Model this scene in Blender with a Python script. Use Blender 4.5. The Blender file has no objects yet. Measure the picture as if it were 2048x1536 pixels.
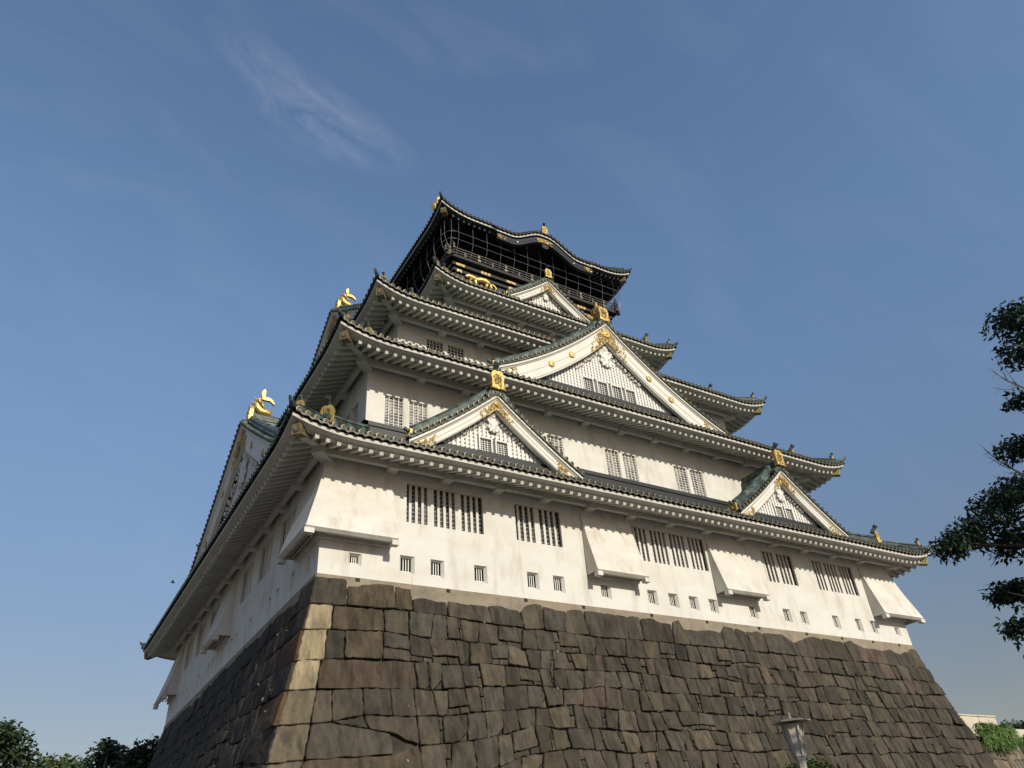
import bpy, bmesh, math, random
from mathutils import Vector, Matrix, noise
random.seed(7)
sc = bpy.context.scene
COL = sc.collection
# ------------------------------------------------------------------ camera
cd = bpy.data.cameras.new('camera'); cam = bpy.data.objects.new('camera', cd); COL.objects.link(cam)
YAW, PIT, ROL = 0.5833970386776248, 0.5900218958389434, -0.08209711617494533
fw = Vector((math.sin(YAW)*math.cos(PIT), math.cos(YAW)*math.cos(PIT), math.sin(PIT)))
rt = Vector((math.cos(YAW), -math.sin(YAW), 0)); up = rt.cross(fw)
r2 = rt*math.cos(ROL)+up*math.sin(ROL); u2 = up*math.cos(ROL)-rt*math.sin(ROL)
M = Matrix((r2, u2, -fw)).transposed().to_4x4(); M.translation = Vector((-7.8389, -25.8563, -9.7289))
cam.matrix_world = M
cd.sensor_width = 36; cd.lens = 1467.464/2048*36; cd.clip_start = 0.1; cd.clip_end = 4000
sc.camera = cam
# ------------------------------------------------------------------ world and sun
SUN_TRAVEL = Vector((-0.06, 1.0, -0.49)).normalized()
el = math.asin(-SUN_TRAVEL.z); az = math.atan2(-SUN_TRAVEL.x, -SUN_TRAVEL.y)
w = bpy.data.worlds.new('World'); sc.world = w; w.use_nodes = True
nt = w.node_tree; N = nt.nodes; L = nt.links
bg = N['Background']; sky = N.new('ShaderNodeTexSky'); sky.sky_type = 'NISHITA'; sky.sun_disc = False
sky.sun_elevation = el; sky.sun_rotation = az
sky.air_density = 1.0; sky.dust_density = 0.5; sky.ozone_density = 2.4; sky.altitude = 20
hs = N.new('ShaderNodeHueSaturation'); hs.inputs['Saturation'].default_value = 1.02; hs.inputs['Value'].default_value = 1.0
L.new(sky.outputs[0], hs.inputs['Color'])
sepz = N.new('ShaderNodeSeparateXYZ'); tcz = N.new('ShaderNodeTexCoord'); L.new(tcz.outputs['Generated'], sepz.inputs[0])
mrz = N.new('ShaderNodeMapRange'); mrz.interpolation_type = 'SMOOTHSTEP'; mrz.inputs[1].default_value = 0.0; mrz.inputs[2].default_value = 0.72; L.new(sepz.outputs[2], mrz.inputs[0])
hz = N.new('ShaderNodeMixRGB'); L.new(mrz.outputs[0], hz.inputs[0]); hz.inputs[1].default_value = (0.56, 0.415, 0.345, 1); hz.inputs[2].default_value = (1.27, 1.22, 1.17, 1)
hm_ = N.new('ShaderNodeMixRGB'); hm_.blend_type = 'MULTIPLY'; hm_.inputs[0].default_value = 1; L.new(hs.outputs[0], hm_.inputs[1]); L.new(hz.outputs[0], hm_.inputs[2])
# cirrus: stretched noise on the sky direction, thicker along one wisp
geo = N.new('ShaderNodeTexCoord')
def vdot(v):
    n = N.new('ShaderNodeVectorMath'); n.operation = 'DOT_PRODUCT'; n.inputs[1].default_value = v; L.new(geo.outputs['Generated'], n.inputs[0]); return n.outputs['Value']
def mth(op, a, b=None, clamp=False):
    n = N.new('ShaderNodeMath'); n.operation = op; n.use_clamp = clamp
    for i, x in enumerate((a, b)):
        if x is None: continue
        if isinstance(x, (int, float)): n.inputs[i].default_value = x
        else: L.new(x, n.inputs[i])
    return n.outputs[0]
wc = Vector((0.125, 0.585, 0.80)).normalized()
wa = (Vector((0.232, 0.592, 0.772)).normalized()-Vector((0.01, 0.568, 0.823)).normalized()).normalized()
wb = wc.cross(wa).normalized()
du, dv = vdot(wa), vdot(wb); dn = vdot(wc)
u0 = wc.dot(wa)
cu = mth('SUBTRACT', du, u0)
comb = N.new('ShaderNodeCombineXYZ'); L.new(mth('MULTIPLY', cu, 4.0), comb.inputs[0]); L.new(mth('MULTIPLY', dv, 10.0), comb.inputs[1]); L.new(mth('MULTIPLY', dn, 2.0), comb.inputs[2])
nz = N.new('ShaderNodeTexNoise'); nz.inputs['Scale'].default_value = 2.6; nz.inputs['Detail'].default_value = 9; nz.inputs['Roughness'].default_value = 0.70; nz.inputs['Distortion'].default_value = 0.9
L.new(comb.outputs[0], nz.inputs['Vector'])
band = mth('SUBTRACT', 1.0, mth('ADD', mth('POWER', mth('MULTIPLY', mth('ADD', dv, mth('MULTIPLY', mth('MULTIPLY', cu, cu), 0.9)), 22.0), 2.0), mth('POWER', mth('MULTIPLY', mth('SUBTRACT', cu, 0.0), 6.5), 2.0)), True)
wisp = mth('MULTIPLY', mth('MULTIPLY', band, mth('SUBTRACT', nz.outputs[0], 0.36, True)), 0.72)
nz2 = N.new('ShaderNodeTexNoise'); nz2.inputs['Scale'].default_value = 0.9; nz2.inputs['Detail'].default_value = 7; nz2.inputs['Roughness'].default_value = 0.55; nz2.inputs['Distortion'].default_value = 1.2
L.new(comb.outputs[0], nz2.inputs['Vector'])
veil = mth('MULTIPLY', mth('SUBTRACT', nz2.outputs[0], 0.48, True), 0.20)
cov = mth('ADD', wisp, veil, True)
cm = N.new('ShaderNodeMixRGB'); L.new(cov, cm.inputs[0]); L.new(hm_.outputs[0], cm.inputs[1]); cm.inputs[2].default_value = (3.6, 3.9, 4.5, 1)
L.new(cm.outputs[0], bg.inputs[0]); bg.inputs[1].default_value = 0.15
sd = bpy.data.lights.new('sun', 'SUN'); sd.energy = 4.4; sd.angle = math.radians(0.6); sd.color = (1.0, 0.92, 0.75)
so = bpy.data.objects.new('sun', sd); COL.objects.link(so); so.rotation_euler = SUN_TRAVEL.to_track_quat('-Z', 'Y').to_euler()
so.location = (0, -60, 60)
sc.view_settings.view_transform = 'Standard'; sc.view_settings.look = 'None'; sc.view_settings.exposure = 0.0; sc.view_settings.gamma = 1.0

# ------------------------------------------------------------------ materials
def mat(name, c1, c2=None, rough=0.7, metal=0.0, scale=(1, 1, 1), detail=5, lo=0.35, hi=0.65, bump=0.0, bscale=20.0, bdist=0.02, c3=None, s3=(0.3, 0.3, 0.3), lo3=0.55, hi3=0.7, attr=None, spec=0.5):
    m = bpy.data.materials.new(name); m.use_nodes = True; t = m.node_tree; n = t.nodes; l = t.links; b = n['Principled BSDF']
    b.inputs['Roughness'].default_value = rough; b.inputs['Metallic'].default_value = metal; b.inputs['Specular IOR Level'].default_value = spec
    g = n.new('ShaderNodeNewGeometry')
    def nse(sv, det):
        mp = n.new('ShaderNodeVectorMath'); mp.operation = 'MULTIPLY'; mp.inputs[1].default_value = sv; l.new(g.outputs['Position'], mp.inputs[0])
        x = n.new('ShaderNodeTexNoise'); x.inputs['Scale'].default_value = 1; x.inputs['Detail'].default_value = det; x.inputs['Roughness'].default_value = 0.6; l.new(mp.outputs[0], x.inputs['Vector']); return x.outputs[0]
    def mix(a, bcol, f):
        x = n.new('ShaderNodeMixRGB')
        l.new(f, x.inputs[0])
        for i, v in ((1, a), (2, bcol)):
            if isinstance(v, tuple): x.inputs[i].default_value = (*v, 1)
            else: l.new(v, x.inputs[i])
        return x.outputs[0]
    def rng(v, a, bb):
        x = n.new('ShaderNodeMapRange'); x.inputs[1].default_value = a; x.inputs[2].default_value = bb; l.new(v, x.inputs[0]); return x.outputs[0]
    col = c1
    if c2: col = mix(c1, c2, rng(nse(scale, detail), lo, hi))
    if c3: col = mix(col, c3, rng(nse(s3, 6), lo3, hi3))
    if attr:
        at = n.new('ShaderNodeAttribute'); at.attribute_name = attr
        x = n.new('ShaderNodeMixRGB'); x.blend_type = 'MULTIPLY'; x.inputs[0].default_value = 1
        if isinstance(col, tuple): x.inputs[1].default_value = (*col, 1)
        else: l.new(col, x.inputs[1])
        l.new(at.outputs['Color'], x.inputs[2]); col = x.outputs[0]
    if isinstance(col, tuple): b.inputs['Base Color'].default_value = (*col, 1)
    else: l.new(col, b.inputs['Base Color'])
    if bump:
        bp = n.new('ShaderNodeBump'); bp.inputs['Strength'].default_value = bump; bp.inputs['Distance'].default_value = bdist
        l.new(nse((bscale,)*3, 6), bp.inputs['Height']); l.new(bp.outputs[0], b.inputs['Normal'])
    return m
PLASTER = mat('plaster', (0.61, 0.60, 0.565), (0.54, 0.52, 0.47), 0.85, scale=(0.5, 0.5, 0.9), detail=8, lo=0.42, hi=0.72, bump=0.25, bscale=14, c3=(0.36, 0.33, 0.27), s3=(1.5, 1.5, 0.38), lo3=0.52, hi3=0.88, spec=0.2)
BAYPL = mat('bay_plaster', (0.61, 0.60, 0.565), (0.49, 0.445, 0.37), 0.85, scale=(0.7, 0.7, 0.9), detail=9, lo=0.40, hi=0.78, bump=0.25, bscale=14, c3=(0.36, 0.29, 0.21), s3=(1.6, 1.6, 0.5), lo3=0.52, hi3=0.86, spec=0.2)
WOOD = mat('white_painted_wood', (0.52, 0.51, 0.475), (0.40, 0.385, 0.34), 0.7, scale=(1.2, 1.2, 2.5), lo=0.4, hi=0.75, bump=0.1, bscale=30, spec=0.25)
BARGE = mat('white_barge_paint', (0.64, 0.62, 0.57), (0.57, 0.54, 0.47), 0.6, scale=(0.9, 0.9, 0.9), lo=0.45, hi=0.8, spec=0.3)
LATT = mat('lattice_white', (0.66, 0.65, 0.62), (0.58, 0.56, 0.52), 0.7, scale=(2, 2, 2), lo=0.45, hi=0.8)
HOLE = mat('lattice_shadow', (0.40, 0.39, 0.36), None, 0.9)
COPPER = mat('copper_tile', (0.020, 0.030, 0.026), (0.13, 0.205, 0.17), 0.55, scale=(1.8, 1.8, 1.8), detail=9, lo=0.44, hi=0.68, bump=0.2, bscale=9, c3=(0.03, 0.03, 0.026), s3=(4, 4, 4), lo3=0.5, hi3=0.7)
TILEEND = mat('tile_end_bronze', (0.035, 0.034, 0.026), (0.075, 0.075, 0.055), 0.5, scale=(6, 6, 6), c3=(0.10, 0.09, 0.05), s3=(9, 9, 9))
RIM = mat('tile_rim_gilt', (0.27, 0.235, 0.15), (0.14, 0.125, 0.085), 0.45, 0.4, scale=(5, 5, 5))
GOLD = mat('gold_leaf', (0.66, 0.47, 0.16), (0.40, 0.27, 0.08), 0.45, 0.6, scale=(3, 3, 3), bump=0.3, bscale=18)
GILT = mat('weathered_gilt', (0.30, 0.24, 0.12), (0.13, 0.11, 0.07), 0.5, 0.5, scale=(6, 6, 6), bump=0.6, bscale=16)
GILTD = mat('gilt_openwork', (0.20, 0.13, 0.045), (0.05, 0.04, 0.02), 0.5, 0.4, scale=(9, 9, 9))
GILTB = mat('gilt_plate', (0.50, 0.37, 0.15), (0.28, 0.20, 0.09), 0.5, 0.5, scale=(8, 8, 8), bump=0.5, bscale=20)
DARK = mat('black_recess', (0.012, 0.012, 0.012), None, 0.8)
FLASH = mat('dark_copper_flashing', (0.011, 0.013, 0.015), (0.018, 0.020, 0.022), 0.55, scale=(0.8, 0.8, 3))
BLACK = mat('black_lacquer', (0.010, 0.011, 0.013), (0.018, 0.019, 0.021), 0.38, scale=(1, 1, 4))
BLACKD = mat('black_wood', (0.008, 0.008, 0.009), None, 0.7)
GREYW = mat('grey_rail', (0.055, 0.052, 0.050), (0.09, 0.08, 0.07), 0.6, scale=(3, 3, 3))
WIRE = mat('net_wire', (0.42, 0.44, 0.45), None, 0.5, 0.3)
SHOJI = mat('window_blind', (0.42, 0.41, 0.38), (0.06, 0.06, 0.06), 0.6, scale=(3.2, 3.2, 2.2), detail=3, lo=0.44, hi=0.56)
GLASS = mat('dark_pane', (0.035, 0.037, 0.036), (0.12, 0.125, 0.12), 0.18, scale=(1.5, 1.5, 1.0), lo=0.45, hi=0.7)
MUNT = mat('pane_mesh', (0.30, 0.31, 0.30), None, 0.7)
MORTAR = mat('tan_mortar', (0.27, 0.225, 0.165), (0.19, 0.16, 0.12), 0.9, scale=(1.2, 1.2, 2.0), lo=0.35, hi=0.7, bump=0.4, bscale=12, c3=(0.15, 0.13, 0.10), s3=(1.3, 1.3, 1.3), lo3=0.52, hi3=0.75)
STONE = mat('castle_stone', (0.62, 0.60, 0.56), (1.35, 1.28, 1.14), 0.9, scale=(3.2, 3.2, 1.1), detail=12, lo=0.34, hi=0.68, bump=0.9, bscale=7, bdist=0.06, c3=(0.42, 0.41, 0.39), s3=(3.2, 3.2, 0.35), lo3=0.50, hi3=0.70, attr='tint', spec=0.25)
GAP = mat('joint_dirt', (0.020, 0.018, 0.014), (0.045, 0.04, 0.03), 0.95, scale=(3, 3, 3))
STREAK = mat('lime_streak', (0.42, 0.40, 0.35), (0.25, 0.23, 0.2), 0.9, scale=(8, 8, 3))
# leaves: tint comes from the per-leaf attribute (a leaf is lighter or darker green)
def leafmat(name, c):
    m = mat(name, c, None, 0.55, attr='tint', spec=0.3)
    return m
LEAFN = leafmat('leaf_deep', (0.016, 0.036, 0.019)); LEAF = leafmat('leaf_dark', (0.024, 0.042, 0.017)); LEAF2 = leafmat('leaf_mid', (0.055, 0.085, 0.028)); LEAFV = leafmat('leaf_vine', (0.075, 0.14, 0.03))
BARK = mat('bark', (0.06, 0.05, 0.04), (0.11, 0.09, 0.07), 0.9, scale=(8, 8, 2), bump=0.5)
GROUND = mat('gravel_ground', (0.16, 0.145, 0.12), (0.11, 0.10, 0.085), 0.95, scale=(0.6, 0.6, 0.6), detail=9, bump=0.3, bscale=25)
CONC = mat('pale_concrete', (0.56, 0.50, 0.41), (0.46, 0.41, 0.33), 0.9, scale=(1.5, 1.5, 1.5), bump=0.2)
LAMPM = mat('weathered_lamp_paint', (0.40, 0.37, 0.33), (0.27, 0.24, 0.21), 0.6, scale=(5, 5, 3), c3=(0.30, 0.20, 0.15), s3=(3, 3, 3), lo3=0.6, hi3=0.75)
LAMPG = mat('lamp_panel', (0.48, 0.44, 0.37), (0.33, 0.30, 0.25), 0.5, scale=(3, 3, 1.5))
BIRDM = mat('bird_dark', (0.03, 0.03, 0.03), None, 0.8)

# ------------------------------------------------------------------ mesh helper
class MB:
    def __init__(s): s.v = []; s.f = []; s.m = []; s.c = []
    def add(s, vs, fs, mi=0, col=None):
        o = len(s.v); s.v += [tuple(p) for p in vs]; s.f += [tuple(o+i for i in f) for f in fs]; s.m += [mi]*len(fs); s.c += [col]*len(fs)
    def hexa(s, p, mi=0):   # p: 8 points, bottom 4 then top 4
        s.add(p, [(0, 3, 2, 1), (4, 5, 6, 7), (0, 1, 5, 4), (1, 2, 6, 5), (2, 3, 7, 6), (3, 0, 4, 7)], mi)
    def sbox(s, S, s0, s1, n0, n1, z0, z1, mi=0):
        s.hexa([S(s0, n0, z0), S(s1, n0, z0), S(s1, n1, z0), S(s0, n1, z0), S(s0, n0, z1), S(s1, n0, z1), S(s1, n1, z1), S(s0, n1, z1)], mi)
    def beam(s, p, q, wd, ht, mi=0, upv=(0, 0, 1)):
        p, q = Vector(p), Vector(q); d = (q-p).normalized(); u = Vector(upv); a = d.cross(u)
        if a.length < 1e-5: a = d.cross(Vector((1, 0, 0)))
        a.normalize(); b = a.cross(d); a *= wd/2; b *= ht/2
        s.hexa([p-a-b, p+a-b, q+a-b, q-a-b, p-a+b, p+a+b, q+a+b, q-a+b], mi)
    def tube(s, pts, rad, seg=6, mi=0, cap=True):
        pts = [Vector(p) for p in pts]; n = len(pts); vs = []
        ref = Vector((0.3, 0.2, 1)).normalized()
        for i, p in enumerate(pts):
            d = (pts[min(i+1, n-1)]-pts[max(i-1, 0)]).normalized(); a = d.cross(ref)
            if a.length < 1e-4: a = d.cross(Vector((1, 0, 0)))
            a.normalize(); b = a.cross(d); r = rad[i] if isinstance(rad, (list, tuple)) else rad
            vs += [p+(a*math.cos(k*2*math.pi/seg)+b*math.sin(k*2*math.pi/seg))*r for k in range(seg)]
        fs = [(i*seg+k, i*seg+(k+1) % seg, (i+1)*seg+(k+1) % seg, (i+1)*seg+k) for i in range(n-1) for k in range(seg)]
        if cap: fs += [tuple(range(seg))[::-1], tuple((n-1)*seg+k for k in range(seg))]
        s.add(vs, fs, mi)
    def disc_end(s, p, d, r, seg=10, ln=0.12, side=0, rim=1, face=2):   # round tile end: barrel, gilt rim, recessed face, boss
        p = Vector(p); d = Vector(d).normalized(); a = d.cross(Vector((0, 0, 1))).normalized(); b = a.cross(d)
        cs = [(math.cos(k*2*math.pi/seg), math.sin(k*2*math.pi/seg)) for k in range(seg)]
        ring = lambda rr, o: [p+d*o+(a*x+b*y)*rr for x, y in cs]
        q = lambda i, j: [(i*seg+k, i*seg+(k+1) % seg, j*seg+(k+1) % seg, j*seg+k) for k in range(seg)]
        vs = ring(r*0.9, -ln)+ring(r, 0)+ring(r*0.80, 0.004)+ring(r*0.78, -0.03)
        o = len(s.v); s.add(vs, q(0, 1), side); 
        s.f += [tuple(o+i for i in f) for f in q(1, 2)]; s.m += [rim]*seg; s.c += [None]*seg
        s.f += [tuple(o+i for i in f) for f in q(2, 3)]; s.m += [face]*seg; s.c += [None]*seg
        s.f += [tuple(o+3*seg+k for k in range(seg))]; s.m += [face]; s.c += [None]
        bs = [p+d*0.0+(a*x+b*y)*r*0.22 for x, y in cs[::2]]+[p+d*0.012]
        nb = len(bs)-1; s.add(bs, [(k, (k+1) % nb, nb) for k in range(nb)], rim)
    def plate(s, S, pts, n0, n1, mi=0, mside=None):   # outline [(s,z)] extruded n0..n1, convex or star shaped about its centroid
        k = len(pts); cx = sum(p[0] for p in pts)/k; cz = sum(p[1] for p in pts)/k
        vs = [S(a, n1, z) for a, z in pts]+[S(a, n0, z) for a, z in pts]+[S(cx, n1, cz), S(cx, n0, cz)]
        s.add(vs, [(i, (i+1) % k, 2*k) for i in range(k)], mi)
        s.add(vs, [((i+1) % k+k, i+k, 2*k+1) for i in range(k)]+[(i, i+k, (i+1) % k+k, (i+1) % k) for i in range(k)], mi if mside is None else mside)
    def dome(s, S, c, n, r, h, mi=0, seg=10):
        vs = [S(c[0]+math.cos(k*2*math.pi/seg)*r, n, c[1]+math.sin(k*2*math.pi/seg)*r) for k in range(seg)]
        vs += [S(c[0]+math.cos(k*2*math.pi/seg)*r*0.62, n+h*0.75, c[1]+math.sin(k*2*math.pi/seg)*r*0.62) for k in range(seg)]+[S(c[0], n+h, c[1])]
        s.add(vs, [(k, (k+1) % seg, seg+(k+1) % seg, seg+k) for k in range(seg)]+[(seg+k, seg+(k+1) % seg, 2*seg) for k in range(seg)], mi)
    def arc(s, S, c, n, r, a0, a1, th, mi=0, seg=5, rr=None):  # curl lying on the plane n
        pts = []
        for k in range(seg+1):
            t = k/seg; a = a0+(a1-a0)*t; q = r if rr is None else r+(rr-r)*t
            pts.append(S(c[0]+math.cos(a)*q, n, c[1]+math.sin(a)*q))
        s.tube(pts, [th*(1-0.5*k/seg) for k in range(seg+1)], 4, mi)
    def strip(s, rows, mi=0):  # rows of equal length
        k = len(rows[0]); vs = [p for r in rows for p in r]
        s.add(vs, [(i*k+j, i*k+j+1, (i+1)*k+j+1, (i+1)*k+j) for i in range(len(rows)-1) for j in range(k-1)], mi)
    def build(s, name, mats, parent=None, smooth=False, attr=None, local=False):
        me = bpy.data.meshes.new(name); me.from_pydata(s.v, [], s.f); 
        for m in (mats if isinstance(mats, (list, tuple)) else [mats]): me.materials.append(m)
        me.polygons.foreach_set('material_index', s.m)
        if smooth: me.polygons.foreach_set('use_smooth', [True]*len(s.f))
        if attr:
            ca = me.color_attributes.new(attr, 'FLOAT_COLOR', 'CORNER'); dat = []
            for p, c in zip(me.polygons, s.c):
                c = c or (1, 1, 1); dat += [c[0], c[1], c[2], 1.0]*p.loop_total
            ca.data.foreach_set('color', dat)
        bm = bmesh.new(); bm.from_mesh(me); bmesh.ops.recalc_face_normals(bm, faces=bm.faces); bm.to_mesh(me); bm.free()
        me.update(); o = bpy.data.objects.new(name, me); COL.objects.link(o)
        if parent:
            o.parent = parent
            if parent.type == 'EMPTY' and not local: o.matrix_parent_inverse = Matrix.Translation(-parent.location)
        return o
def tag(o, label=None, cat=None, group=None, kind=None):
    for k, v in (('label', label), ('category', cat), ('group', group), ('kind', kind)):
        if v: o[k] = v
    return o
def empty(name, loc, label, cat, group=None):
    o = bpy.data.objects.new(name, None); COL.objects.link(o); o.location = loc; return tag(o, label, cat, group)
class Side:   # (s along, n outward, z) -> world
    def __init__(s, ox, oy, ax, ay, nx, ny): s.p = (ox, oy, ax, ay, nx, ny)
    def __call__(s, a, n, z): ox, oy, ax, ay, nx, ny = s.p; return Vector((ox+ax*a+nx*n, oy+ay*a+ny*n, z))
    def out(s): return Vector((s.p[4], s.p[5], 0))
def sides(r):
    x0, y0, x1, y1 = r
    return {'f': (Side(x0, y0, 1, 0, 0, -1), x1-x0), 'l': (Side(x0, y0, 0, 1, -1, 0), y1-y0), 'r': (Side(x1, y0, 0, 1, 1, 0), y1-y0), 'b': (Side(x0, y1, 1, 0, 0, 1), x1-x0)}
def inset(a, b): return (a, b, 36-a, 30.6-b)
W, D = 36.0, 30.6
R_WALL1 = (0, 0, W, D); R_WALL2 = inset(2.45, 2.45); R_WALL3 = inset(5.05, 5.05); R_WALL4 = inset(9.95, 7.7); R_TOW = inset(11.0, 9.0)
R_E = [inset(-2.04, -2.04), inset(0.2, 0.17), inset(2.86, 2.88), inset(7.77, 5.6), inset(9.21, 7.33)]
ZE = [4.82, 11.56, 17.30, 22.56, 31.10]; LIFT = [0.48, 0.52, 0.62, 0.68, 0.78]
GZ = -11.3
castle = empty('castle_keep', (18, 15.3, 0), 'white plastered castle keep of stacked green copper roofs with gold ornaments', 'castle')

# ------------------------------------------------------------------ walls with openings
def wall(name, rect, z0, z1, holes, mats=PLASTER):
    mb = MB()
    for key, (S, ln) in sides(rect).items():
        hs_ = holes.get(key, [])
        xs = sorted({0.0, ln, *[h[0] for h in hs_], *[h[1] for h in hs_]}); zs = sorted({z0, z1, *[h[2] for h in hs_], *[h[3] for h in hs_]})
        for i in range(len(xs)-1):
            for j in range(len(zs)-1):
                cx = (xs[i]+xs[i+1])/2; cz = (zs[j]+zs[j+1])/2
                if any(h[0] < cx < h[1] and h[2] < cz < h[3] for h in hs_): continue
                mb.add([S(xs[i], 0, zs[j]), S(xs[i+1], 0, zs[j]), S(xs[i+1], 0, zs[j+1]), S(xs[i], 0, zs[j+1])], [(0, 1, 2, 3)])
        for a, b, c, d, dep, spl in hs_:   # reveals
            o = [(a, c), (b, c), (b, d), (a, d)]; q = [(a+spl, c+spl), (b-spl, c+spl), (b-spl, d-spl*0.7), (a+spl, d-spl*0.7)]
            vs = [S(p[0], 0, p[1]) for p in o]+[S(p[0], -dep, p[1]) for p in q]
            mb.add(vs, [(i, (i+1) % 4, (i+1) % 4+4, i+4) for i in range(4)])
    return mb.build(name, mats, castle)
HOLES1 = {'f': [], 'l': [], 'r': []}; WINS = []
ZT, ZB = 4.33, 2.585
GR = [(3.52, 7.15, 3), (8.81, 11.28, 2), (15.6, 20.4, 4), (24.72, 27.19, 2), (28.85, 32.48, 3)]
for a, b, n in GR: HOLES1['f'].append((a, b, ZB, ZT, 0.13, 0.0)); WINS.append(('f', a, b, n))
GL = [(3.7, 5.9, 2), (7.25, 9.3, 2), (10.6, 12.7, 2), (17.9, 20.0, 2), (21.3, 23.4, 2), (24.7, 26.9, 2)]
for a, b, n in GL: HOLES1['l'].append((a, b, ZB, ZT, 0.13, 0.0)); WINS.append(('l', a, b, n))
LOOPF = [(1.43, .30, .58, .86), (3.58, .42, .52, 1.05), (4.9, .40, .52, 1.05), (6.9, .40, .52, 1.07), (9.5, .38, .54, 1.10), (10.85, .38, .54, 1.10), (13.44, .36, .54, 1.08), (16.22, .38, .53, 1.05), (17.53, .38, .53, 1.03), (18.85, .38, .53, 1.03), (20.17, .37, .52, 1.02), (22.97, .36, .50, 1.03), (25.56, .38, .53, 1.06), (26.9, .34, .53, 1.05), (29.55, .34, .53, 1.07), (31.53, .34, .54, 1.07), (32.87, .32, .53, 1.07), (35.03, .28, .58, .88)]
LOOPL = [(y, .36, .52, 1.05) for y in (1.3, 3.3, 5.45, 6.65, 9.85, 12.45, 13.4, 15.4, 17.55, 18.5, 21.2, 24.7, 25.75, 27.85, 29.5)]
for key, LP in (('f', LOOPF), ('l', LOOPL)):
    for x, wd, a, b in LP: HOLES1[key].append((x-wd/2-.11, x+wd/2+.11, a-.11, b+.09, 0.15, 0.10))
wall('storey_wall', R_WALL1, 0.0, 5.6, HOLES1)
def lattice_hole(mb, S, a, b, z0, z1, n, nx, nz, wd=0.035, rnd=True):
    for i in range(1, nx): x = a+(b-a)*i/nx; mb.sbox(S, x-wd/2, x+wd/2, n-0.03, n, z0, z1, 0)
    for j in range(1, nz): z = z0+(z1-z0)*j/nz; mb.sbox(S, a, b, n-0.05, n-0.012, z-wd*0.4, z+wd*0.4, 0)
def pane(S, a, b, z0, z1, n, parent, m, munt=None):
    mb = MB(); mb.sbox(S, a, b, n-0.04, n, z0, z1, 0)
    if munt:
        for j in range(1, munt): z = z0+(z1-z0)*j/munt; mb.sbox(S, a, b, n, n+0.02, z-0.014, z+0.014, 1)
    return mb.build('pane', [m, MUNT], parent)
for key, a, b, n in WINS:
    S, ln = sides(R_WALL1)[key]; mu = 0.30; ww = (b-a-mu*(n-1))/n
    for k in range(n):
        x0 = a+k*(ww+mu); x1 = x0+ww; mb = MB()
        if k < n-1: mb.sbox(S, x1, x1+mu, -0.45, -0.122, ZB, ZT, 0)
        bw = 0.12; gap = (ww-3*bw)/4
        for q in range(3): c = x0+gap*(q+1)+bw*q; mb.sbox(S, c, c+bw, -0.20, -0.125, ZB, ZT, 0)
        mb.sbox(S, x0, x1, -0.22, -0.131, ZB-0.02, ZB+0.012, 0)
        o = mb.build('window', [PLASTER], castle); pane(S, x0-.02, x1+.02, ZB-.01, ZT+.01, -0.235, o, GLASS, 9)
for key, LP in (('f', LOOPF), ('l', LOOPL)):
    S, ln = sides(R_WALL1)[key]
    for x, wd, a, b in LP:
        mb = MB()
        for q in (0.25, 0.52, 0.79): c = x-wd/2+wd*q; mb.sbox(S, c-.017, c+.017, -0.20, -0.165, a, b, 0)
        mb.sbox(S, x-wd/2, x+wd/2, -0.21, -0.152, a-.004, a+.03, 0)
        o = mb.build('loophole', [LATT], castle); pane(S, x-wd/2-.02, x+wd/2+.02, a-.02, b+.02, -0.26, o, DARK)
def pair_windows(rect, key, prs, z0, z1, nx, nz, hl, m=SHOJI):
    S, ln = sides(rect)[key]
    for a, b in prs:
        g = 0.28; ww = (b-a-g)/2
        for x0 in (a, a+ww+g):
            hl.setdefault(key, []).append((x0, x0+ww, z0, z1, 0.2, 0.0))
            mb = MB(); lattice_hole(mb, S, x0, x0+ww, z0, z1, -0.06, nx, nz)
            for (p, q) in ((x0, x0+.035), (x0+ww-.035, x0+ww)): mb.sbox(S, p, q, -0.12, -0.045, z0, z1, 0)
            o = mb.build('window', [LATT], castle); pane(S, x0-.01, x0+ww+.01, z0-.01, z1+.01, -0.19, o, m)
H2 = {}; H3 = {}
pair_windows(R_WALL2, 'f', [(0.92, 3.23), (9.1, 11.42), (14.36, 16.6), (19.55, 21.88), (27.87, 30.18)], 8.56, 10.22, 4, 10, H2)
pair_windows(R_WALL2, 'l', [(1.1, 3.3), (7.0, 9.2), (16.5, 18.7), (22.4, 24.6)], 8.56, 10.22, 4, 10, H2)
wall('storey_wall', R_WALL2, 8.0, 12.2, H2)
pair_windows(R_WALL3, 'f', [(1.82, 4.30), (21.6, 24.08)], 15.35, 16.65, 5, 6, H3, GLASS)
wall('storey_wall', R_WALL3, 14.4, 18.0, H3)
wall('storey_wall', R_WALL4, 20.0, 23.2, {})
def band(rect, zb, zt, front_only=False):
    mb = MB()
    for key, (S, ln) in sides(rect).items():
        mb.sbox(S, -.13, ln+.13, -.1, .13, zt-.22, zt, 0); mb.sbox(S, -.07, ln+.07, -.1, .07, zb, zt-.224, 0)
        mb.sbox(S, -.10, ln+.10, -.1, .10, zb+.05, zb+.10, 0)
    mb.build('base_flashing', [FLASH], castle)
band(R_WALL2, 7.2, 8.47); band(R_WALL3, 13.6, 14.75); band(R_WALL4, 19.4, 20.35)

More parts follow.
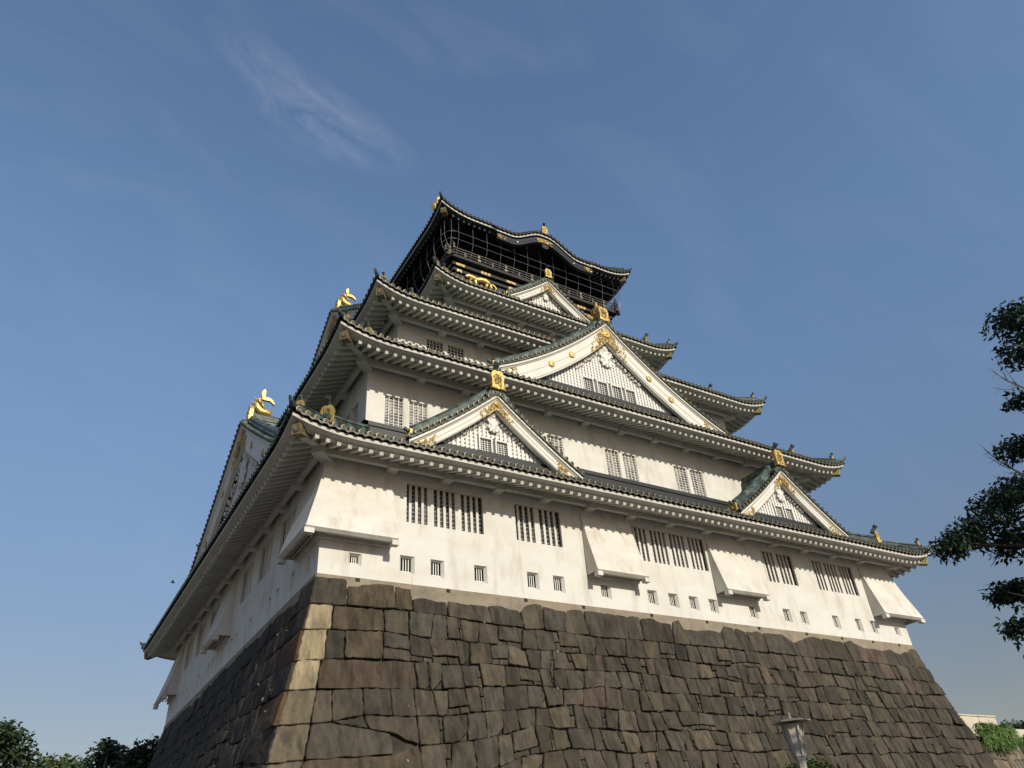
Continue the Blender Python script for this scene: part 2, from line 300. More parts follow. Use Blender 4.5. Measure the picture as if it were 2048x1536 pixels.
# ------------------------------------------------------------------ stone-drop bays
def bay(cfg):   # cfg: list of (side, s0, s1, left_is_corner, right_is_corner)
    mb = MB(); zt, zb, dp = 4.52, 1.47, 0.8
    for S, s0, s1, lc, rc in cfg:
        e0 = -dp if lc else 0; e1 = dp if rc else 0
        def row(n, z, k): return [S(s0+e0*k, n, z), S(s1+e1*k, n, z)]
        mb.strip([row(0.0, zt+.5, 0), row(0.02, zt, 0.02), row(0.36, 3.05, 0.45), row(dp, zb, 1), row(dp+.03, zb-.01, 1.04), row(dp+.03, zb-.03, 1.04)], 0)
        mb.strip([row(dp+.03, zb-.03, 1.04), row(dp-.10, zb-.14, 0.86), row(dp-.20, zb-.14, 0.75), row(dp-.24, zb+.40, 0.62), row(0.12, zb+.40, .14), row(0.12, zb-.12, .14), row(-.02, zb-.12, 0)], 1)
        for c, sg in ((s0, 0 if lc else 1), (s1, 0 if rc else 1)):
            if sg:
                mb.add([S(c, 0, zt+.5), S(c, .02, zt), S(c, .36, 3.05), S(c, dp, zb), S(c, dp+.03, zb-.03), S(c, dp-.10, zb-.14), S(c, dp-.20, zb-.14), S(c, dp-.20, zb-.05), S(c, 0, zb-.05)], [(0, 1, 2, 3, 4, 5, 6, 7, 8)], 0)
        legs = [(s0-.02, s0+.26) if not lc else (s0-dp-.05, s0-dp+.33), (s1-.26, s1+.02) if not rc else (s1+dp-.33, s1+dp+.05)]
        for a, b in legs:
            if S in (SL, SR) and (a < s0-.1): continue
            mb.sbox(S, a, b, dp-.26, dp+.02, zb-.29, zb-.10, 0)
        for j in range(2): mb.sbox(S, s0+.1, s1-.1, .24+j*.18, .28+j*.18, zb-.02, zb+.05, 1)
    mb.build('stone_drop_bay', [BAYPL, BAYPL, DARK], castle)
SF, SL, SR = sides(R_WALL1)['f'][0], sides(R_WALL1)['l'][0], sides(R_WALL1)['r'][0]
bay([(SF, 0, 2.85, True, False), (SL, 0, 2.72, True, False)])
bay([(SF, 12.48, 15.45, False, False)]); bay([(SF, 20.55, 23.52, False, False)])
bay([(SF, 33.15, 36, False, True), (SR, 0, 2.72, True, False)])
bay([(SL, 13.9, 16.8, False, False)]); bay([(SL, 27.95, D, False, True)])

# ------------------------------------------------------------------ roofs
def sm(a, b, x): t = max(0, min(1, (x-a)/(b-a))); return t*t*(3-2*t)
def roof(i, inn, zin, wal, kara=False, white=True, rows_b=True):
    out = R_E[i]; zf = ZE[i]; lift = LIFT[i]; sd_ = sides(out)
    dep = {'f': inn[1]-out[1], 'l': inn[0]-out[0], 'r': out[2]-inn[2], 'b': out[3]-inn[3]}
    ov = {'f': wal[1]-out[1], 'l': wal[0]-out[0], 'r': out[2]-wal[2], 'b': out[3]-wal[3]}
    ends = {'f': ('l', 'r'), 'b': ('l', 'r'), 'l': ('f', 'b'), 'r': ('f', 'b')}
    cl = lambda d: max(0.0, 1-max(0, d)/2.9)**2.3
    def bump(key, s, ln):
        if not (kara and key == 'f'): return 0, 0
        u = abs(s-ln/2); return 1.33*(1-sm(0.25, 3.15, u)) - (0.58 if u < 4.5 else 0), (0.40 if u < 4.5 else 0)
    mb, te, fa, ra, so_ = MB(), MB(), MB(), MB(), MB()
    fm = WOOD
    for key, (S, ln) in sd_.items():
        dA, dB = dep[ends[key][0]], dep[ends[key][1]]; dp = dep[key]; oA, oB = ov[ends[key][0]], ov[ends[key][1]]; o_ = ov[key]
        def ez(s): 
            b, p = bump(key, s, ln); return zf+lift*cl(min(s, ln-s))+b
        def P(s, t, h=0.0):
            b, p = bump(key, s, ln); k = max(0, 1-t*2.2) if kara else 1-t
            d = min(s-t*dA, ln-t*dB-s); g = t*(.84+.16*t)
            return S(s, .13*(1-t)-t*dp+p*k, zf+.13+(zin-zf-.13)*g+lift*cl(d)*max(0,1-t)**1.4+b*k+h)
        # sheet
        us = [k/46 for k in range(47)]; ts = [0, .12, .25, .4, .55, .7, .85, 1]
        if kara and key == 'f': us = [k/90 for k in range(91)]
        mb.strip([[P(-.13*(1-t)+t*dA+u*(ln-t*(dA+dB)+.26*(1-t)), t) for u in us] for t in ts], 0)
        mb.strip([[P(-.13*(1-t)+t*dA+u*(ln-t*(dA+dB)+.26*(1-t)), t, -.07) for u in us] for t in (0, .12)], 0)
        # rows of round tiles
        n = max(4, round(ln/.355)); al = Vector((S.p[2], S.p[3], 0))
        if key != 'b' or rows_b:
            for q in range(n):
                s = (q+.5)*ln/n; tm = min(1, s/dA, (ln-s)/dB); st = 6 if tm > .4 else 3; rows = []
                for k in range(st+1):
                    c = P(s, tm*k/st); rows.append([c+al*math.cos(a)*.092+Vector((0, 0, 1))*(math.sin(a)*.10+.01) for a in (0, .8, 1.57, 2.35, 3.14)])
                mb.strip(rows, 0)
        if key != 'b':
            O = S.out()
            for q in range(n):
                s = (q+.5)*ln/n; b, p = bump(key, s, ln)
                te.disc_end(S(s, .15+p, ez(s)+.155), O+Vector((0, 0, -.12)), .106, 12 if i < 2 else 9)
                s2 = s+ln/n*.5
                if q < n-1:
                    b2, p2 = bump(key, s2, ln)
                    h = ln/n*.5-.06; r1, r2_, r3 = [], [], []
                    for k in range(5):
                        f = -1+k/2; sg = .075*(1-f*f); x = s2+f*h
                        z = ez(x)+.115-sg; nn = .135+p2
                        r1.append(S(x, nn, z+.05)); r2_.append(S(x, nn, z-.035)); r3.append(S(x, nn+.006, z-.055))
                    te.strip([r1, r2_], 2); te.strip([r2_, r3], 1)
        # fascia: upper board, cove, lower board (mitred at the corners)
        prof = [(-.3, 0.005), (.0, 0.0), (.0, -.15), (-.02, -.16), (-.15, -.195), (-.30, -.235), (-.305, -.262), (-.46, -.265)]
        m = 60 if not (kara and key == 'f') else 120; rows = []
        for u in range(m+1):
            r = []
            for nn, zz in prof:
                k = -nn; s = max(k, min(ln-k, u/m*ln)); b, p = bump(key, s, ln); r.append(S(s, nn+p, ez(u/m*ln)+zz))
            rows.append(r)
        fa.strip([q[:4] for q in rows], 0); fa.strip([q[3:] for q in rows], 0 if white else 1)
        # soffit and rafters
        rows = []
        for u in range(m+1):
            s0_ = u/m*ln; r = []
            for f in (0, .33, .66, 1):
                nn = .28+(o_-.28)*f; k = nn; s = max(min(k, oA), min(ln-min(k, oB), s0_)); b, p = bump(key, s0_, ln)
                r.append(S(s, -nn+p*(1-f), zf-.25+.42*(nn-.3)+lift*cl(min(s0_, ln-s0_))*(1-.55*f)+b*max(0, 1-1.6*f)))
            rows.append(r)
        so_.strip(rows, 0)
        if key != 'b':
            nr = round(ln/.437)
            for q in range(nr):
                s = (q+.5)*ln/nr
                lim = min(o_, max(0, s-.12)*o_/max(oA, .1) if s < oA else o_, max(0, ln-s-.12)*o_/max(oB, .1) if ln-s < oB else o_)
                if lim < .62: continue
                lf = lift*cl(min(s, ln-s)); b, p = bump(key, s, ln)
                if kara and key == 'f' and abs(s-ln/2) < 4.4: continue
                z0_ = zf-.335+lf; z1_ = zf-.335+.42*(lim-.3)+lf*(1-.55*lim/o_)
                ra.beam(S(s, -.30+p, z0_), S(s, -lim, z1_), .165, .17, 0)
    rf = mb.build('roof', [COPPER], castle)
    te.build('tile_ends', [COPPER, RIM if white else TILEEND, TILEEND if white else BLACKD], rf)
    fa.build('fascia', [fm, BLACK], rf)
    if not white: so_.build('soffit', [BLACKD], rf); ra.build('rafters', [BLACK], rf)
    else: so_.build('soffit', [WOOD], rf); ra.build('rafters', [WOOD], rf)
    # eave beams and bracket arms
    bmb = MB()
    for key, (S, ln) in sides(wal).items():
        if key == 'b' or not white: continue
        bmb.sbox(S, -.24, ln+.24, .26, .49, zf-.11, zf+.26, 0)
        cnt = max(2, round((ln-2*2.2)/2.62)); 
        for q in range(cnt+1):
            x = 2.75+(ln-5.5)*q/cnt
            bmb.sbox(S, x-.215, x+.215, -.05, .56, zf-.22, zf+.3, 0)
    for cx, sx in ((wal[0], -1), (wal[2], 1)):
        for cy, sy in ((wal[1], -1), (wal[3], 1)):
            if not white: continue
            d = Vector((sx, sy, 0)).normalized()
            c = Vector((cx, cy, 0)); bmb.beam(c-d*.3+Vector((0, 0, zf+.03)), c+d*.84+Vector((0, 0, zf+.03)), .5, .5, 0)
    if white: bmb.build('bracket_beams', [WOOD], rf)
    # corner hip rafters with gilt caps, hip ridges, ridge ends
    for cx, ix, wx, sx in ((out[0], inn[0], wal[0], -1), (out[2], inn[2], wal[2], 1)):
        for cy, iy, wy, sy in ((out[1], inn[1], wal[1], -1), (out[3], inn[3], wal[3], 1)):
            far = sx > 0 and sy > 0
            if far: continue
            d = Vector((sx, sy, 0)).normalized(); a = d.cross(Vector((0, 0, 1)))
            hb = MB(); p0 = Vector((cx-sx*.30, cy-sy*.30, zf+lift*.52-.30)); p1 = Vector((wx, wy, zf+.42)); q0 = p0+d*.02
            hb.beam(p1, p0-d*.4+Vector((0, 0, .02)), .30, .36, 0)
            hb.build('hip_rafter', [WOOD if white else BLACKD], rf)
            cb = MB(); sl = (p0-p1).normalized(); cb.beam(p0-sl*.45, p0+sl*.06, .40, .44, 0)
            for r_, m_ in ((.15, 1), (.085, 0)):
                e = p0+sl*(.066 if m_ else .08); vv = [e+a*math.cos(k*math.pi/4)*r_+Vector((0, 0, 1))*math.sin(k*math.pi/4)*r_ for k in range(8)]
                cb.add(vv, [tuple(range(8))], m_)
            for sgn in (-1, 1):
                for k in range(3): 
                    e = p0-sl*(.36-.15*k)+a*sgn*.203; cb.beam(e-sl*.05+Vector((0, 0, -.12)), e+sl*.05+Vector((0, 0, .12)), .012, .05, 1, tuple(a))
            cb.build('corner_cap', [GILT, TILEEND], rf)
            # hip ridge
            def H(t):
                g = t*(.84+.16*t); return Vector((cx+(ix-cx)*t, cy+(iy-cy)*t, zf+.13+(zin-zf-.13)*g+lift*(1-t)**1.4))
            hr = MB()
            for t0, t1, wd, ht in ((.05, .40, .34, .30), (.40, 1.0, .46, .52)):
                rows = []
                for k in range(7):
                    c = H(t0+(t1-t0)*k/6); z = Vector((0, 0, 1))
                    rows.append([c-a*wd/2-z*.1, c-a*wd/2+z*ht*.62, c-a*wd*.58+z*ht*.64, c-a*wd*.36+z*ht*.86, c-a*.1+z*ht, c+a*.1+z*ht, c+a*wd*.36+z*ht*.86, c+a*wd*.58+z*ht*.64, c+a*wd/2+z*ht*.62, c+a*wd/2-z*.1])
                hr.strip(rows, 0); hr.add(rows[0], [tuple(range(10))], 0)
            c = H(0); hr.tube([c-d*.5+Vector((0, 0, .14)), c+d*.0+Vector((0, 0, .16)), c+d*.22+Vector((0, 0, .26)), c+d*.34+Vector((0, 0, .40))], [.12, .12, .09, .05], 8, 0)
            hr.build('hip_ridge', [COPPER], rf)
            for t, scl in ((.07, .46), (.415, .82)) if i < 4 else ():
                c = H(t); SS = Side(c.x, c.y, a.x, a.y, d.x, d.y); ob = MB(); oni(ob, SS, c.z+.02, scl); ob.build('ridge_end_ornament', [GOLD, GILTD, COPPER, RIM], rf)
    return rf
ONI = [(-.5, 0), (-.43, .1), (-.40, .5), (-.46, .74), (-.36, .98), (-.16, 1.08), (0, 1.02), (.16, 1.08), (.36, .98), (.46, .74), (.40, .5), (.43, .1), (.5, 0), (.25, .05), (0, .0), (-.25, .05)]
def oni(mb, S, z, k, tube=True, n=0.0):
    mb.plate(S, [(x*k*.8, z+y*k) for x, y in ONI], n-.16*k, n+.06*k, 0)
    mb.plate(S, [(x*k*.8*.52, z+(.24+y*.60)*k) for x, y in ONI], n+.03*k, n+.064*k, 1)
    rnd = random.Random(int(z*100))
    for q in range(16):
        x = rnd.uniform(-.2, .2)*k; y = rnd.uniform(.2, .84)*k; a0 = rnd.uniform(0, 6.28)
        mb.arc(S, (x, z+y), n+.08*k, .085*k, a0, a0+3.9, .032*k, 0, 4, .04*k)
    mb.arc(S, (-.2*k, z+.12*k), n+.08*k, .13*k, 2.6, 6.2, .045*k, 0); mb.arc(S, (.2*k, z+.12*k), n+.08*k, .13*k, .5, -3.0, .045*k, 0)
    if tube:
        p = S(0, n-.35*k, z+.98*k); q = S(0, n+.12*k, z+1.52*k); d = (q-p).normalized()
        mb.tube([p, q], .105*k+.02, 8, 2); mb.disc_end(q, d, .15*k+.02, 12, .16*k, 2, 3, 1)
roof(0, R_WALL2, 7.75, R_WALL1); roof(1, R_WALL3, 14.2, R_WALL2); roof(2, R_WALL4, 19.9, R_WALL3); roof(3, R_TOW, 24.9, R_WALL4)

# ------------------------------------------------------------------ gables
def golden_fish(S, z, k, n0):
    mb = MB(); Q = lambda n, h: S(0, n0+n*k, z+h*k)
    pts = [(-1.05, .10), (-.85, .22), (-.55, .30), (-.25, .34), (-.02, .52), (.06, .82), (-.02, 1.08), (-.16, 1.28), (-.28, 1.42)]
    rad = [.10, .22, .29, .31, .31, .27, .20, .14, .09]
    mb.tube([Q(a, b) for a, b in pts], [r*k for r in rad], 10, 0)
    def fin(pl, th):
        c = len(pl); ax = Vector((S.p[2], S.p[3], 0))*th*k
        v = [Q(a, b)-ax*.5 for a, b in pl]+[Q(a, b)+ax*.5 for a, b in pl]; half = c//2
        mb.add(v, [(i, i+1, c-2-i, c-1-i) for i in range(half-1)]+[(i+c, c-1-i+c, c-2-i+c, i+1+c) for i in range(half-1)]+[(i, i+c, (i+1) % c+c, (i+1) % c) for i in range(c)], 0)
    fin([(-.30, 1.32), (-.22, 1.52), (-.16, 1.72), (-.20, 1.95), (-.34, 2.12), (-.42, 1.98), (-.44, 1.78), (-.42, 1.55)], .22)
    fin([(-.20, 1.30), (-.48, 1.50), (-.78, 1.48), (-1.02, 1.28), (-1.14, 1.00), (-1.00, 1.10), (-.78, 1.26), (-.44, 1.24)], .22)
    for a, b, c, d in ((.22, .45, .58, .58), (.30, .78, .62, .98), (.16, 1.1, .40, 1.36), (.1, .28, .42, .26)): mb.tube([Q(a-.1, b), Q(c-.12, d)], [.10*k, .02*k], 5, 0)
    for sg in (-1, 1):
        for (a, b, o, c, d) in ((-.45, .42, .30, -.1, .85), (-.2, .75, .24, .1, 1.1)):
            p = S(sg*.22*k, n0+a*k, z+b*k); q = S(sg*(.22+o)*k, n0+c*k, z+d*k); mb.tube([p, (p+q)/2+Vector((0, 0, -.05*k)), q], [.13*k, .10*k, .02*k], 6, 0)
        mb.tube([S(sg*.16*k, n0-.95*k, z+.36*k), S(sg*.2*k, n0-1.0*k, z+.46*k)], [.06*k, .04*k], 6, 0)
    for i in range(14):
        t = 1.2+i*.45; a = min(len(pts)-2, int(t)); f = t-a; c = Vector(Q(*pts[a])).lerp(Q(*pts[a+1]), f); r = (rad[a]*(1-f)+rad[a+1]*f)*k
        for sg in (-1, 1): mb.dome(Side(c.x, c.y, 0, 0, S.p[2]*sg, S.p[3]*sg), (0, c.z), r*.8, .07*k, .1*k, 0, 6)
    return mb
def filigree(mb, S, fz, u0, u1, b0, b1, n, cnt, r, rnd, gap=0.0):
    for _ in range(cnt):
        u = rnd.uniform(u0, u1); f = (abs(u)-min(abs(u0), abs(u1)))/max(.01, abs(u1-u0)); 
        if rnd.random() < f*.55: continue
        z = fz(u)-rnd.uniform(b0, b1); a0 = rnd.uniform(0, 6.28); rr = r*rnd.uniform(.7, 1.2)
        mb.arc(S, (u, z), n+rnd.uniform(0, .03), rr, a0, a0+rnd.choice((-1, 1))*rnd.uniform(2.5, 4.6), r*.36, 0, 4, rr*.35)
GEGYO = [(0, -1.0), (-.16, -.9), (-.34, -.94), (-.30, -.76), (-.46, -.66), (-.40, -.48), (-.30, -.40), (-.38, -.26), (-.52, -.12), (-.44, .08), (-.26, .14), (-.24, .34), (0, .48), (.24, .34), (.26, .14), (.44, .08), (.52, -.12), (.38, -.26), (.30, -.40), (.40, -.48), (.46, -.66), (.30, -.76), (.34, -.94), (.16, -.9)]
def gable(S, za, dr, hw, bd, back, zbase, ubase, wins, kind, medal=(), oni_k=1.0, fish=0.0, gegk=1.0, filk=1.0, latn=None, seed=1, ridge_h=.75, rn=0.0):
    rnd = random.Random(seed); fz = lambda u: za-dr(abs(u)); root_mb = MB()
    # wall behind the boards, painted lattice
    wn = -.5; cov_ = bd*.9+.22
    us = [(-1+2*k/40)*ubase for k in range(41)]
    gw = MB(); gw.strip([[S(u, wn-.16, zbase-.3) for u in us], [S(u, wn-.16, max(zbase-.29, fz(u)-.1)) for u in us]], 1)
    def umax(z):
        lo, hi = 0, hw
        for _ in range(24):
            m = (lo+hi)/2
            if fz(m)-cov_ > z: lo = m
            else: hi = m
        return lo
    sp = .235
    wx0 = min([q[0] for q in wins], default=9)-.1; wx1 = max([q[1] for q in wins], default=-9)+.1; wz0 = min([q[2] for q in wins], default=99); wz1 = max([q[3] for q in wins], default=-99)+.1
    k = int(ubase/sp)
    for q in range(-k, k+1):
        u = q*sp; zt = fz(u)-cov_+.15; z0 = zbase
        if wx0 < u < wx1: z0 = max(z0, wz1)
        if zt > z0+.05: gw.sbox(S, u-.07, u+.07, wn-.1, wn, z0, zt, 0)
    j = 0
    while zbase+.1+j*.21 < za-cov_:
        z = zbase+.1+j*.21; um = umax(z)+.15; j += 1
        segs = [(-um, um)] if not (wins and z < wz1) else [(-um, wx0), (wx1, um)]
        for a, b in segs:
            if b > a: gw.sbox(S, a, b, wn-.16, wn-.05, z, z+.125, 0)
    root = gw.build('gable', [LATT, HOLE], castle)
    # boards
    bb = MB(); um_ = hw+.25; NU = 26; samp = [um_*q/NU for q in range(NU+1)]
    prof = [(-.35, .02), (.16, .0), (.16, -.12), (.10, -.14), (.03, -.22), (0, -.225), (0, -.225-bd*.48), (-.03, -.28-bd*.46), (-.03, -.28-bd*.9), (-.07, -.28-bd*.91), (-.07, -.28-bd), (-.30, -.28-bd)]
    for sg in (-1, 1): bb.strip([[S(sg*u, n, fz(u)+z) for n, z in prof] for u in samp], 0)
    bb.build('bargeboard', [BARGE], root)
    # base flashing strip
    fb = MB(); fb.sbox(S, -ubase-.25, ubase+.25, wn-.2, wn+.08, zbase-.26, zbase-.02, 0); fb.sbox(S, -ubase-.35, ubase+.35, wn-.2, wn+.2, zbase-.6, zbase-.262, 0); fb.build('base_flashing', [FLASH], root)
    # windows
    for a, b, z0, z1 in wins:
        wm = MB(); t = .075
        wm.sbox(S, a-t, a, wn-.2, wn+.05, z0, z1+t, 0); wm.sbox(S, b, b+t, wn-.2, wn+.05, z0, z1+t, 0); wm.sbox(S, a, b, wn-.2, wn+.05, z1, z1+t, 0)
        o = wm.build('window', [LATT], root); l2 = MB(); lattice_hole(l2, S, a, b, z0, z1, wn-.06, 4, 6, .03); l2.sbox(S, a, b, wn-.19, wn-.15, z0, z1, 1)
        l2b = l2; o2 = None
        for f_, v_ in ((0, 0),): pass
        wm2 = bpy.data.meshes.new('window')
        l2.v = wm.v+l2.v; off = len(wm.v); l2.f = wm.f+[tuple(i+off for i in f) for f in l2.f]; l2.m = wm.m+l2.m; l2.c = wm.c+l2.c
        bpy.data.objects.remove(o); l2.build('window', [LATT, DARK], root)
    # tile roof
    tb, te = MB(), MB(); h0 = .10
    xs = sorted({sg*u for u in samp for sg in (-1, 1)})
    tb.strip([[S(u, n, fz(u)+h0) for u in xs] for n in (.24, -.6, -back)], 0); tb.strip([[S(u, n, fz(u)+.03) for u in xs] for n in (.24, -.3)], 0)
    tb.strip([[S(u, .24, fz(u)+z) for u in xs] for z in (.03, h0)], 0)
    O = S.out(); u = .2; ax = Vector((S.p[2], S.p[3], 0))
    while u < um_:
        for sg in (-1, 1):
            c = fz(u)+h0+.03; sl = (dr(u+.05)-dr(u-.05))/.1; tdir = Vector((ax.x*sg, ax.y*sg, -sl)).normalized(); nd = O.cross(tdir); nd = nd if nd.z > 0 else -nd
            rows = [[S(sg*u, n, c-.03)+tdir*math.cos(a)*.1+nd*math.sin(a)*.11 for a in (0, .8, 1.57, 2.35, 3.14)] for n in (.25, -.62)]
            tb.strip(rows, 0); te.disc_end(S(sg*u, .27, c+.02), O+Vector((0, 0, -.1)), .108, 12, .14)
        u += .37/math.sqrt(1+((dr(u+.05)-dr(max(0, u-.05)))/.1)**2)
    for sg in (-1, 1):   # descending ridges and tile rows behind
        rows = []
        ul = um_*.93
        for q in range(17):
            u = .25+(ul-.25)*q/16; z = fz(u)+h0; rows.append([S(sg*u, n, z+h) for n, h in ((-.20, -.05), (-.20, .22), (-.13, .24), (-.13, .33), (-.22, .35), (-.22, .56), (-.32, .70), (-.48, .77), (-.66, .70), (-.78, .56), (-.86, .33), (-.86, -.05))])
        tb.strip(rows, 0); tb.add(rows[-1], [tuple(range(12))], 0)
        e = S(sg*ul, -.5, fz(ul)+h0); SS = Side(e.x, e.y, O.x*sg, O.y*sg, ax.x*sg, ax.y*sg) ; eb = MB()
        eb.sbox(SS, -.26, .26, -.12, .12, e.z-.1, e.z+.5, 0); eb.dome(SS, (0, e.z+.2), .16, .12, .06, 0, 8)
        eb.tube([SS(0, -.2, e.z+.36), SS(0, .3, e.z+.62)], .085, 8, 1); eb.build('verge_end_ornament', [GOLD, COPPER], root)
        nrow = int((back-1.15)/.355)
        for q in range(nrow):
            n = -1.2-q*.355
            tb.strip([[S(sg*uu, n+math.cos(a)*.092, fz(uu)+h0+math.sin(a)*.10) for a in (0, .8, 1.57, 2.35, 3.14)] for uu in [um_*k/10 for k in range(11)]], 0)
    rt_ = tb.build('gable_roof', [COPPER], root); te.build('tile_ends', [COPPER, RIM, TILEEND], root)
    # main ridge
    rb = MB(); rw = .24; zr = za+.02; rh = ridge_h
    for a, b, z0, z1 in ((rw+.1, .22, -.1, rh*.3), (rw, .18, rh*.3, rh*.42), (rw+.06, .2, rh*.42, rh*.5), (rw-.02, .16, rh*.5, rh*.82)): rb.sbox(S, -a, a, -back, b+rn, zr+z0, zr+z1-.004, 0)
    rb.tube([S(0, .2+rn, zr+rh*.84), S(0, -back, zr+rh*.84)], .15, 8, 0)
    for q in range(int(back/.4)): rb.tube([S(0, .1+rn-q*.4, zr+rh*.84), S(0, .04+rn-q*.4, zr+rh*.84)], .175, 8, 0)
    for sg in (-1, 1):
        for q in range(2): rb.tube([S(sg*(rw+.1+q*.16), .2, zr-.02-q*.16), S(sg*(rw+.12+q*.16), -.1, zr-.02-q*.16)], .16, 8, 0)
    rb.build('gable_ridge', [COPPER], root)
    ob = MB(); oni(ob, S, za+.22, oni_k, not fish, .28+rn*.85); ob.build('ridge_end_ornament', [GOLD, GILTD, COPPER, RIM], root)
    if fish: golden_fish(S, zr+rh*.9, fish, -.05+rn).build('golden_fish', [GOLD], root)
    # gold fittings
    gb = MB(); L0 = .95*filk; zoff = lambda u: fz(u)-.27
    for sg in (-1, 1):
        filigree(gb, S, zoff, sg*.02, sg*L0, .02, bd*1.0, .02, int(60*filk), .07*math.sqrt(filk), rnd)
        gb.strip([[S(sg*u, .012, zoff(u)-z) for z in (.03, bd*.5, bd*.97)] for u in [L0*.52*q/8 for q in range(9)]], 1)
        gb.strip([[S(sg*u, .016, zoff(u)-bd*.97-z) for z in (0, .035)] for u in [L0*q/8 for q in range(9)]], 0)
    gb.dome(S, (0, zoff(0)-bd*.42), .03, bd*.3, .07, 0, 14); gb.dome(S, (0, zoff(0)-bd*.42), .08, bd*.15, .06, 0, 10)
    for q in range(12): a = q*math.pi/6; gb.dome(S, (math.cos(a)*bd*.22, zoff(0)-bd*.42+math.sin(a)*bd*.22), .06, bd*.075, .04, 0, 6)
    gb.build('apex_fitting', [GOLD, GILT], root)
    for sg in (-1, 1):
        fb = MB(); uf = hw-.1; filigree(fb, S, zoff, sg*uf, sg*(uf-1.05*filk), .0, bd*1.0, .02, int(62*filk), .075*math.sqrt(filk), rnd)
        fb.build('foot_fitting', [GOLD], root)
    for u in medal:
        for sg in (-1, 1):
            mdl = MB(); c = (sg*u, zoff(u)-bd*.45); mdl.dome(S, c, .0, .19, .08, 0, 12)
            for q in range(8): a = q*math.pi/4; mdl.dome(S, (c[0]+math.cos(a)*.15, c[1]+math.sin(a)*.15), .01, .075, .06, 0, 6)
            mdl.build('medallion', [GOLD], root)
    # carved pendant
    pg = MB(); g = gegk; zc = fz(0)-.28-bd*1.02-.42*g
    pg.plate(S, [(x*g*.85, zc+y*g*.95) for x, y in GEGYO], -.44, -.34, 0)
    pg.plate(S, [(.16*g*math.cos(q*math.pi/3), zc+.2*g+.16*g*math.sin(q*math.pi/3)) for q in range(6)], -.34, -.28, 0)
    pg.dome(S, (0, zc+.2*g), -.28, .08*g, .05, 0, 8)
    for sg in (-1, 1):
        for (x, y, r, a0, a1) in ((.24, -.1, .16, 0, 4.2), (.2, -.55, .15, 1, 5), (.13, -.8, .1, 2, 6)):
            pg.arc(S, (sg*x*g, zc+y*g), -.33, r*g, a0 if sg > 0 else math.pi-a0, a1 if sg > 0 else math.pi-a1, .05*g, 0, 7, r*g*.25)
        for q in range(9):
            u = (.42+q*.19)*g; z = fz(u)-.28-bd-.10*g-rnd.uniform(0, .12)*g
            pg.arc(S, (sg*u, z), -.36, .10*g, rnd.uniform(0, 6), rnd.uniform(7, 10), .04*g, 0, 6, .03*g); pg.dome(S, (sg*u, z-.03*g), -.47, .13*g*(1-q*.07), .06, 0, 8)
    pg.build('carved_pendant', [LATT], root)
    return root
d_small = lambda u: .885*u-.024*u*u
for cx in (8.0, 28.0):
    S = Side(cx, -.32, 1, 0, 0, -1)
    gable(S, 9.75, d_small, 4.35, .46, 3.2, 6.80, 3.05, [(-.72, -.13, 6.84, 7.52), (.17, .76, 6.84, 7.52)], 'small', (), 1.02, 0, .82, .95, seed=int(cx), ridge_h=.7)
gable(Side(18, 1.99, 1, 0, 0, -1), 19.35, lambda u: .945*u-.029*u*u, 8.7, 1.12, 8.0, 14.06, 5.5, [(-2.0+k*1.09, -1.3+k*1.09, 14.1, 15.0) for k in range(4)], 'big', (3.0, 4.6), 1.05, .72, 1.25, 1.45, seed=5, ridge_h=.85, rn=-.2)
gable(Side(18, 7.35, 1, 0, 0, -1), 27.33, lambda u: .87*u-.03*u*u, 3.5, .40, 3.0, 25.05, 2.3, [], 'top', (), .8, 0, .62, .7, seed=9, ridge_h=.55)
gable(Side(-.71, D/2, 0, 1, -1, 0), 14.5, lambda u: .70*u-.004*u*u, 12.0, 1.25, 8.0, 7.6, 8.6, [], 'left', (3.4, 6.6), 1.1, .92, 1.9, 1.7, seed=12, ridge_h=1.0, rn=-.6)
gable(Side(4.27, D/2, 0, 1, -1, 0), 25.25, lambda u: .74*u-.006*u*u, 9.6, 1.1, 8.0, 19.5, 6.5, [], 'left', (3.0, 5.6), 1.0, .85, 1.5, 1.4, seed=13, ridge_h=.95, rn=-.6)

# ------------------------------------------------------------------ black top storey
mb = MB(); x0, y0, x1, y1 = R_TOW
def rbox(mb, r, z0, z1, mi=0): mb.sbox(sides(r)['f'][0], 0, r[2]-r[0], -(r[3]-r[1]), 0, z0, z1, mi)
rbox(mb, R_TOW, 23.8, 27.95, 0); rbox(mb, inset(11.9, 10.2), 27.95, 33.0, 0)
tower = mb.build('top_storey', [BLACK], castle)
S, ln = sides(R_TOW)['f']; SLT, lnl = sides(R_TOW)['l']
bm_ = MB()
for SS, l_ in ((S, ln), (SLT, lnl), (sides(R_TOW)['r'][0], lnl)):
    bm_.sbox(SS, -.25, l_+.25, 0, .16, 26.85, 27.1, 0); bm_.sbox(SS, -.3, l_+.3, 0, .28, 27.32, 27.58, 0); bm_.sbox(SS, -.45, l_+.45, 0, .42, 27.72, 27.96, 0)
    q = 0.1
    while q < l_:
        bm_.sbox(SS, q-.12, q+.12, -.1, .02 if False else .05, 24.5, 26.85, 0); q += 4.35
bm_.build('beams', [BLACKD], tower)
fit = MB()
def plq(S, s, z, wd, ht, n, mi=0):
    fit.sbox(S, s-wd/2, s+wd/2, n-.02, n+.012, z-ht/2, z+ht/2, mi); fit.dome(S, (s, z), n+.012, min(wd, ht)*.3, .03, mi, 6)
